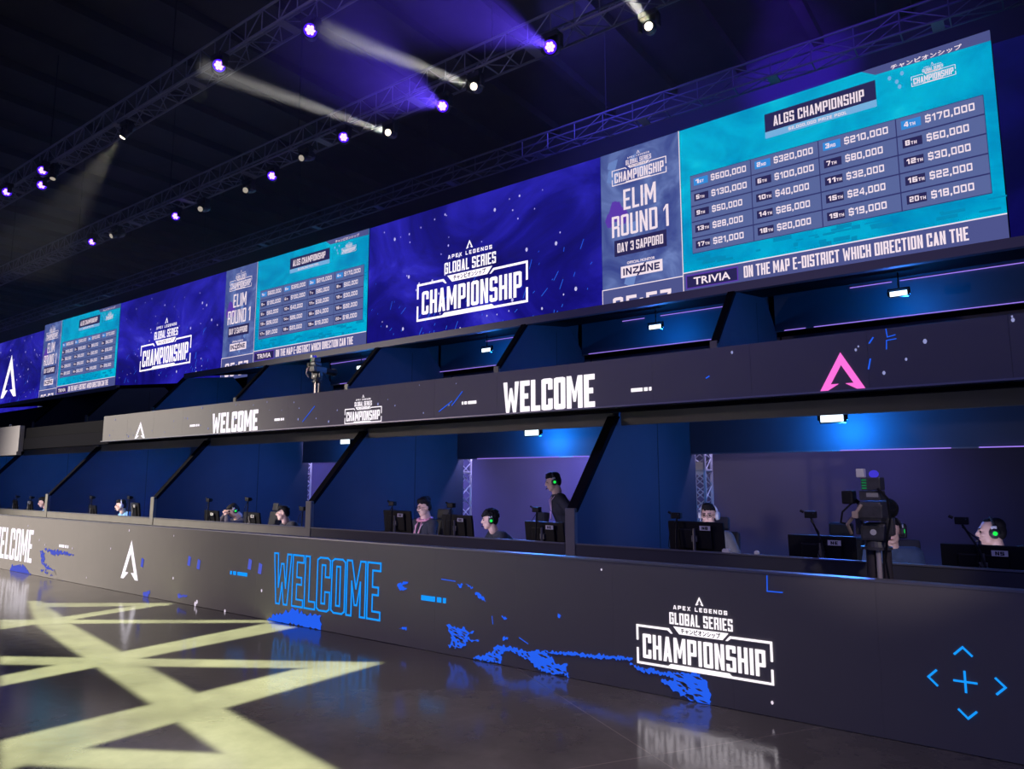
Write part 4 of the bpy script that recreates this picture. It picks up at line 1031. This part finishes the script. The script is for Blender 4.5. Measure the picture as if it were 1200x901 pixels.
    for sx in (-1, 1): ball(hb, (sx * .076, .008, -.006), (.01, .02, .032), 2)
    caps(hb, (0, .02, -.06), (0, .03, -.14), .054, .056)
    bmesh.ops.transform(hb, matrix=hr, verts=hb.verts)
    me = bpy.data.meshes.new('h'); hb.to_mesh(me); hb.free(); bm.from_mesh(me); bpy.data.meshes.remove(me)
    body = obj('body', remesh(bm, .0075, 3), SKIN, t, True)
    def hobj(name, b_, m, par=t, sm=True):
        if isinstance(b_, bmesh.types.BMesh): bmesh.ops.transform(b_, matrix=hr, verts=b_.verts)
        else: b_.transform(hr)
        return obj(name, b_, m, par, sm)
    for sx in (-1, 1):
        b_ = B(); ball(b_, (sx * .03, -.084, .012), (.013, .008, .0075), 2); hobj('eye', b_, EYE)
        b_ = B(); caps(b_, (sx * .013, -.0925, .034), (sx * .044, -.084, .037), .0045, .003, 6); hobj('eyebrow', b_, HAIR)
    b_ = B(); ball(b_, (0, -.0965, -.056), (.021, .004, .006), 2); hobj('mouth', b_, LIP)
    # hair
    b_ = B()
    rnd = random.Random(len(label))
    if hair == 'receding':
        ball(b_, (0, .05, .06), (.077, .07, .066), 3); ball(b_, (0, .066, .015), (.074, .052, .08), 3); ball(b_, (0, .0, .1), (.05, .05, .022), 2)
    else:
        ball(b_, (0, .03, .068), (.08, .088, .064), 3); ball(b_, (0, .062, .012), (.074, .056, .085), 3)
    for sx in (-1, 1): ball(b_, (sx * .066, .035, .03), (.016, .042, .045), 2)
    if hair != 'receding':
        for _ in range(26):                       # uneven hairline tufts
            a = rnd.uniform(-1.2, 1.2); v = Vector((math.sin(a) * .066, .022 - math.cos(a) * .096, .082 + rnd.uniform(-.012, .014)))
            ball(b_, v, (rnd.uniform(.008, .013), rnd.uniform(.012, .018), rnd.uniform(.012, .022)), 1)
    if hair == 'swept':
        ball(b_, (0, -.035, .115), (.058, .055, .03), 2); ball(b_, (0, .02, .125), (.064, .07, .038), 2); ball(b_, (0, .075, .105), (.06, .055, .05), 2)
    elif hair == 'fringe':
        ball(b_, (0, -.0, .1), (.076, .085, .036), 2)
        for k in range(9): ball(b_, (-.056 + k * .014, -.088 + abs(k - 4) * .005, .062 - rnd.uniform(0, .016)), (.010, .012, .026), 1)
    elif hair == 'curly':
        for _ in range(120):
            a, e = rnd.uniform(0, 6.28), rnd.uniform(-.25, 1.5)
            v = Vector((math.cos(a) * math.cos(e) * .096, math.sin(a) * math.cos(e) * .11 + .018, .055 + math.sin(e) * .09))
            if v.y < -.035 and v.z < .06: continue
            ball(b_, v, rnd.uniform(.015, .024), 1)
    elif hair == 'short': ball(b_, (0, -.02, .115), (.06, .06, .026), 2)
    hm = remesh(b_, .006, 1); hobj('hair', hm, HAIR)
    if moustache:
        b_ = B(); caps(b_, (-.024, -.094, -.043), (0, -.102, -.039), .005, .0065, 8); caps(b_, (.024, -.094, -.043), (0, -.102, -.039), .005, .0065, 8); hobj('moustache', b_, HAIR)
    if glasses:
        b_ = B()
        for sx in (-1, 1):
            bmesh.ops.create_circle(b_, segments=14, radius=.02, matrix=Matrix.Translation((sx * .03, -.1, .01)) @ Matrix.Rotation(math.pi / 2, 4, 'X'))
            pts = [Vector((sx * .03 + .022 * math.cos(k * .524), -.101, .01 + .017 * math.sin(k * .524))) for k in range(13)]
            polytube(b_, pts, .002, 5); tube(b_, (sx * .05, -.1, .014), (sx * .078, .0, .012), .002)
        tube(b_, (-.01, -.103, .013), (.01, -.103, .013), .002); hobj('glasses', b_, BLACK)
    if headset:
        col = mat('headset_' + headset, (.03, .03, .035) if headset != 'white' else (.55, .56, .6), .35)
        b_ = B(); pts = [Vector((.09 * math.cos(a), .012, .03 + .098 * math.sin(a))) for a in [math.pi * k / 14 for k in range(15)]]
        polytube(b_, pts, .011, 8); hs = hobj('headset', b_, col)
        for sx in (-1, 1):
            b_ = B(); bmesh.ops.create_cone(b_, cap_ends=True, segments=18, radius1=.042, radius2=.036, depth=.032, matrix=Matrix.Translation((sx * .094, .01, -.002)) @ Matrix.Rotation(sx * math.pi / 2, 4, 'Y') @ Matrix.Scale(1.15, 4, (1, 0, 0))); hobj('ear_cup', b_, col, hs)
            if headset == 'black':
                b_ = B(); bmesh.ops.create_cone(b_, cap_ends=True, segments=14, radius1=.019, radius2=.017, depth=.006, matrix=Matrix.Translation((sx * .1125, .01, -.002)) @ Matrix.Rotation(sx * math.pi / 2, 4, 'Y')); hobj('cup_light', b_, GREENL, hs)
                b_ = B(); bx(b_, sx * .1 - .006, sx * .1 + .006, -.012, .03, .03, .062, .004); hobj('hinge', b_, mat('headset_white', (.55, .56, .6), .35), hs)
        b_ = B(); polytube(b_, [Vector((-.095, -.01, -.02)), Vector((-.075, -.075, -.06)), Vector((-.035, -.108, -.07))], .005, 6); ball(b_, (-.033, -.11, -.07), .01, 2); hobj('microphone', b_, col, hs)
    # clothing
    top = mat('cloth_' + '_'.join(str(int(c * 255)) for c in cloth), cloth, .85, noise=.25, nscale=14, bump=.2)
    b_ = B()
    caps(b_, H + Vector((0, 0, -.03)), C_, .15, .148); caps(b_, C_ + Vector((-.07, 0, 0)), N - u * .09 + Vector((-.075, 0, 0)), .122, .10); caps(b_, C_ + Vector((.07, 0, 0)), N - u * .09 + Vector((.075, 0, 0)), .122, .10)
    caps(b_, N - u * .06, N - u * .02, .078, .068)
    for sx, sh, el, wr in arms:
        caps(b_, N - u * .055, sh, .07, .075); e2 = el.lerp(wr, .86) if hands != 'short' else el
        limb(b_, [sh, el, e2], [.072, .06, .042])
    obj('shirt', remesh(b_, .009, 4), top, t, True)
    if trim:
        b_ = B(); tm = mat('hood_trim_pink', trim, .8)
        ring = [N + u * .012 + Vector((.112 * math.cos(k * .449), .098 * math.sin(k * .449) + .015, .02 * math.sin(k * .449))) for k in range(15)]
        polytube(b_, ring, .02, 8)
        for sx in (-1, 1): tube(b_, N + Vector((sx * .04, -.085, -.03)), C_ + Vector((sx * .05, -.16, .0)), .008)
        obj('hood_trim', b_, tm, t, True)
    if lanyard:
        b_ = B(); lm = mat('lanyard_pale', lanyard, .7)
        chest = H + u * .26 + Vector((0, -.165, -.02))
        for sx in (-1, 1):
            polytube(b_, [N + Vector((sx * .075, .0, .015)), N - u * .08 + Vector((sx * .06, -.115, 0)), chest + Vector((sx * .012, 0, .03))], .007, 6)
        bx(b_, chest.x - .035, chest.x + .035, chest.y - .012, chest.y - .006, chest.z - .08, chest.z + .02); obj('lanyard', b_, lm, t)
    b_ = B()
    for hp, kn, an in legs:
        limb(b_, [H + Vector((0, .0, -.03)), hp, kn, an + Vector((0, 0, .04))], [.13, .115, .085, .062])
    obj('trousers', remesh(b_, .012, 4), mat('trousers_dark', (.02, .02, .03), .85), t, True)
    b_ = B()
    for hp, kn, an in legs:
        caps(b_, an + Vector((0, .03, -.035)), an + Vector((0, -.17, -.05)), .052, .042)
    obj('shoes', remesh(b_, .012, 2), mat('shoe_black', (.03, .03, .03), .6), t, True)
    if chair and not standing:
        P0 = Vector(loc) + base @ Vector((0, .02, 0))
        gaming_chair((P0.x, P0.y, .1), math.radians(-yaw), chair_label or 'black gaming chair under the ' + label, hz - .13)
CHAIRM = mat('chair_black', (.02, .02, .024), .6)
def gaming_chair(loc, rz, label, sh):
    t = thing('gaming_chair', label, 'chair', loc, rz, 'gaming chairs in the lower booths')
    bm = B(); bx(bm, -.25, .25, -.28, .24, sh - .11, sh - .01, .03); obj('seat', bm, CHAIRM, t)
    bm = B(); R = Matrix.Translation((0, .27, sh)) @ Matrix.Rotation(math.radians(-8), 4, 'X'); bx(bm, -.24, .24, -.04, .05, .02, .62, .03, R); obj('backrest', bm, CHAIRM, t)
    bm = B(); bx(bm, -.13, .13, -.05, .05, .63, .78, .03, R); obj('headrest', bm, CHAIRM, t)
    for sx in (-1, 1):
        bm = B(); bx(bm, sx * .29 - .03, sx * .29 + .03, -.12, .14, sh + .13, sh + .16, .01); bx(bm, sx * .29 - .015, sx * .29 + .015, -.0, .04, sh - .06, sh + .13); obj('armrest', bm, CHAIRM, t)
    bm = B(); tube(bm, (0, 0, .09), (0, 0, sh - .1), .03); obj('column', bm, BLACKM, t)
    bm = B()
    for k in range(5):
        a = k * 2 * math.pi / 5; e = Vector((.28 * math.cos(a), .28 * math.sin(a), .055)); tube(bm, (0, 0, .1), e, .022, .015); ball(bm, (e.x, e.y, .028), .028, 1)
    obj('star_base', bm, BLACKM, t)

person('person in black hoodie with pink trim and lanyard looking down left', 497, 585, 2.2, 5, 16, (.022, .022, .032), hair='swept', glasses=True, moustache=True, lanyard=(.75, .5, .62), trim=(.7, .28, .36), hpitch=10, hands='desk', chair_label='black chair behind the hoodie person')
person('curly haired person in black top with green lit headset, profile left', 574, 599, 2.15, 30, 47, (.024, .026, .036), hair='curly', headset='black', hpitch=6, chair_label='black chair behind the curly haired person')
person('standing person in dark tee with headset and lanyard leaning forward', 648, 554.5, 2.75, 45, 50, (.02, .022, .032), hair='short', headset='black', lanyard=(.45, .6, .9), standing=True, hands='side', lean=24, hpitch=14)
person('person in glasses and white headset hidden up to the nose by a monitor', 830, 591, 2.15, -8, -8, (.10, .10, .11), hair='short', headset='white', glasses=True, hpitch=6, chair_label='black chair of the person in white headset and glasses')
person('person in dark blue shirt sitting behind the broadcast camera', 1043, 607, 2.2, -8, -8, (.035, .06, .12), hair='short', headset='black', hands='front', hpitch=10, chair_label='black chair behind the broadcast camera')
person('person with receding black hair and green lit headset at right edge, profile left', 1160, 609, 2.15, 35, 76, (.03, .03, .035), hair='receding', headset='black', hpitch=4, ztop=1.345, chair_label='black chair at the right frame edge')
p = onY(985, 617, 3.25); gaming_chair((p.x, 3.25, .1), .2, 'empty black gaming chair top showing above the monitor beside the broadcast camera', .32)
person('person bending forward with hands at the face and green lit headset', 274, 591, 2.15, 15, 18, (.06, .05, .06), hair='fringe', headset='black', hands='face', hpitch=38, chair_label='black chair of the person bending forward')
person('black haired boy in dark jacket, profile left, hand resting on the desk', 332, 593, 2.15, 15, 34, (.022, .022, .03), hair='fringe', hands='desk', hpitch=4, chair_label='black chair of the boy in the dark jacket')
person('person in light blue shirt with white headset in the second booth from the left', 142, 586, 2.15, 5, 22, (.20, .42, .72), hair='short', headset='white', hpitch=6, chair_label='black chair of the person in light blue shirt')
person('person in pale blue shirt half hidden by the leftmost post', 51, 583, 2.15, 10, 25, (.28, .45, .62), hair='short', hpitch=15, chair_label='black chair at the far left behind the post')

# ------------------------------------------------------------------ broadcast cameras on pedestals
CAMB = mat('camera_grey', (.06, .058, .062), .4, noise=.5, nscale=30)
def broadcast_camera(x, y, z, label, rz=0.0):
    t = thing('broadcast_camera', label, 'camera', (x, y, z), rz, 'broadcast cameras on pedestals')
    bm = B()
    for k in range(3):
        a = k * 2.094 + .5; e = (.36 * math.cos(a), .36 * math.sin(a), .08); tube(bm, (0, 0, .13), e, .03, .022); ball(bm, (e[0], e[1], .045), .045, 2)
    obj('dolly', bm, BLACKM, t)
    bm = B(); tube(bm, (-.035, 0, .1), (-.035, 0, 1.17), .042, seg=16); tube(bm, (.065, .01, .1), (.065, .01, 1.17), .032, seg=12); bx(bm, -.09, .1, -.05, .05, .62, .66, .01); obj('column', bm, mat('column_black', (.09, .075, .075), .35, .3), t)
    bm = B(); tube(bm, (.018, -.05, .1), (.018, -.05, 1.17), .018, seg=12); obj('steel_rod', bm, mat('rod_bright', (.72, .62, .56), .3, .2), t)
    bm = B(); tube(bm, (0, 0, 1.165), (0, 0, 1.185), .11, seg=20); tube(bm, (0, 0, 1.185), (0, 0, 1.24), .085, .07, seg=20); bx(bm, -.09, .09, -.09, .09, 1.23, 1.36, .02); bx(bm, -.13, -.085, -.05, .05, 1.27, 1.40, .01); bx(bm, .085, .13, -.05, .05, 1.27, 1.40, .01); obj('pan_head', bm, CAMB, t)
    bm = B(); tube(bm, (0, -.0915, 1.295), (0, -.096, 1.295), .022, seg=16); obj('round_badge', bm, mat('badge_pale', (.7, .68, .66), .4), t)
    bm = B(); bx(bm, -.075, .075, -.17, .22, 1.38, 1.52, .015); bx(bm, -.085, .085, -.18, -.1, 1.40, 1.50, .01); obj('camera_body', bm, CAMB, t)
    bm = B(); tube(bm, (0, .22, 1.45), (0, .48, 1.45), .065, .075, seg=20); tube(bm, (0, .48, 1.45), (0, .54, 1.45), .085, seg=20); obj('lens', bm, BLACK, t)
    bm = B(); bx(bm, -.07, .075, -.15, .05, 1.53, 1.60, .008); bx(bm, -.05, .08, -.17, .02, 1.605, 1.70, .008); obj('battery_pack', bm, CAMB, t)
    bm = B()
    for k in range(4): bx(bm, -.045, -.012, -.172, -.169, 1.615 + k * .02, 1.625 + k * .02)
    obj('green_indicator', bm, emat('indicator_green', (30, 150, 90), .5), t)
    bm = B(); bx(bm, -.02, .06, -.153, -.15, 1.555, 1.585); obj('grey_label', bm, mat('label_grey', (.35, .34, .33), .5), t)
    bm = B(); bx(bm, -.085, -.03, -.14, -.06, 1.70, 1.765, .006); obj('white_transmitter', bm, TAGM, t)
    bm = B(); ball(bm, (.03, -.1, 1.725), (.035, .03, .03), 2); obj('tally_lamp', bm, emat('tally_blue', (70, 60, 220), .8), t)
    bm = B(); bx(bm, -.20, -.12, -.13, .02, 1.50, 1.60, .012); tube(bm, (-.12, -.05, 1.53), (-.07, -.03, 1.48), .015); obj('viewfinder', bm, BLACK, t)
    bm = B(); polytube(bm, [Vector(p) for p in ((-.05, -.19, 1.5), (-.1, -.21, 1.42), (-.16, -.17, 1.35), (-.15, -.1, 1.28))], .012, 8); bx(bm, -.115, -.075, -.225, -.185, 1.40, 1.45, .005); obj('beige_cable', bm, mat('cable_beige', (.5, .38, .3), .5), t)
    bm = B(); polytube(bm, [Vector(p) for p in ((.06, -.17, 1.62), (.12, -.17, 1.55), (.13, -.15, 1.4), (.1, -.13, 1.28), (.07, -.09, 1.1), (.1, -.07, .8))], .008, 6); polytube(bm, [Vector(p) for p in ((-.12, -.1, 1.52), (-.2, -.12, 1.44), (-.22, -.1, 1.36), (-.15, -.08, 1.34))], .007, 6); obj('cable_loop', bm, BLACK, t)
p = onY(1030, 680, .62)
light('camera_spot', 'SPOT', (2.5, -5, 4.5), (p.x, .6, 1.3), 420, (1.0, .85, .8), spot_size=math.radians(14), spot_blend=.6, shadow_soft_size=.1)
broadcast_camera(p.x, .62, 0, 'broadcast camera on a steel column in front of the right lower booth')
broadcast_camera(-12.85, 4.6, 2.66, 'broadcast camera on a column standing on the upper deck', .1)

# ------------------------------------------------------------------ small things
def card(px, py, wx, label, cat='card'):
    p = onY(px, py, 1.22); bm = B(); bx(bm, p.x - wx / 2, p.x + wx / 2, 1.2, 1.24, 1.0125, 1.04, .006)
    bx(bm, p.x - wx / 2 + .01, p.x + wx / 2 - .01, 1.205, 1.235, 1.04, 1.046); tag(obj('paper_pack', bm, TAGM), label, cat)
card(851, 647, .07, 'white pack on the counter edge beside the person in glasses', 'pack')
card(887, 648.5, .04, 'low white pack alone on the counter edge', 'pack')
p = onY(57, 500, 1.9)
t = thing('work_lamp', 'small warm work lamp on the deck in the left gap', 'lamp', (p.x, 1.9, 2.66))
bm = B(); tube(bm, (0, 0, 0), (0, 0, .02), .07, seg=14); tube(bm, (0, 0, .02), (0, 0, .2), .014); obj('stand', bm, BLACKM, t)
bm = B(); ball(bm, (0, -.01, .25), (.06, .05, .06), 2); obj('bulb', bm, emat('bulb_warm', (255, 190, 130), 1.0), t)
p = onY(72, 497, 1.9); bm = B(); tube(bm, (p.x, 1.9, 2.66), (p.x, 1.9, 2.98), .035, seg=10); tube(bm, (p.x, 1.9, 2.66), (p.x, 1.9, 2.68), .09, seg=12); tag(obj('marker_post', bm, TAGM), 'short white post on the deck in the left gap', 'post')
t = thing('gobo_projector', 'pattern projector hanging above the floor', 'stage light', GP)
bm = B(); tube(bm, (0, 0, .03), (0, 0, .5), .13, seg=16); obj('housing', bm, FIXB, t)
bm = B(); tube(bm, (0, 0, .5), (0, 0, 3.35), .03, seg=8); obj('hanger', bm, BLACKM, t)
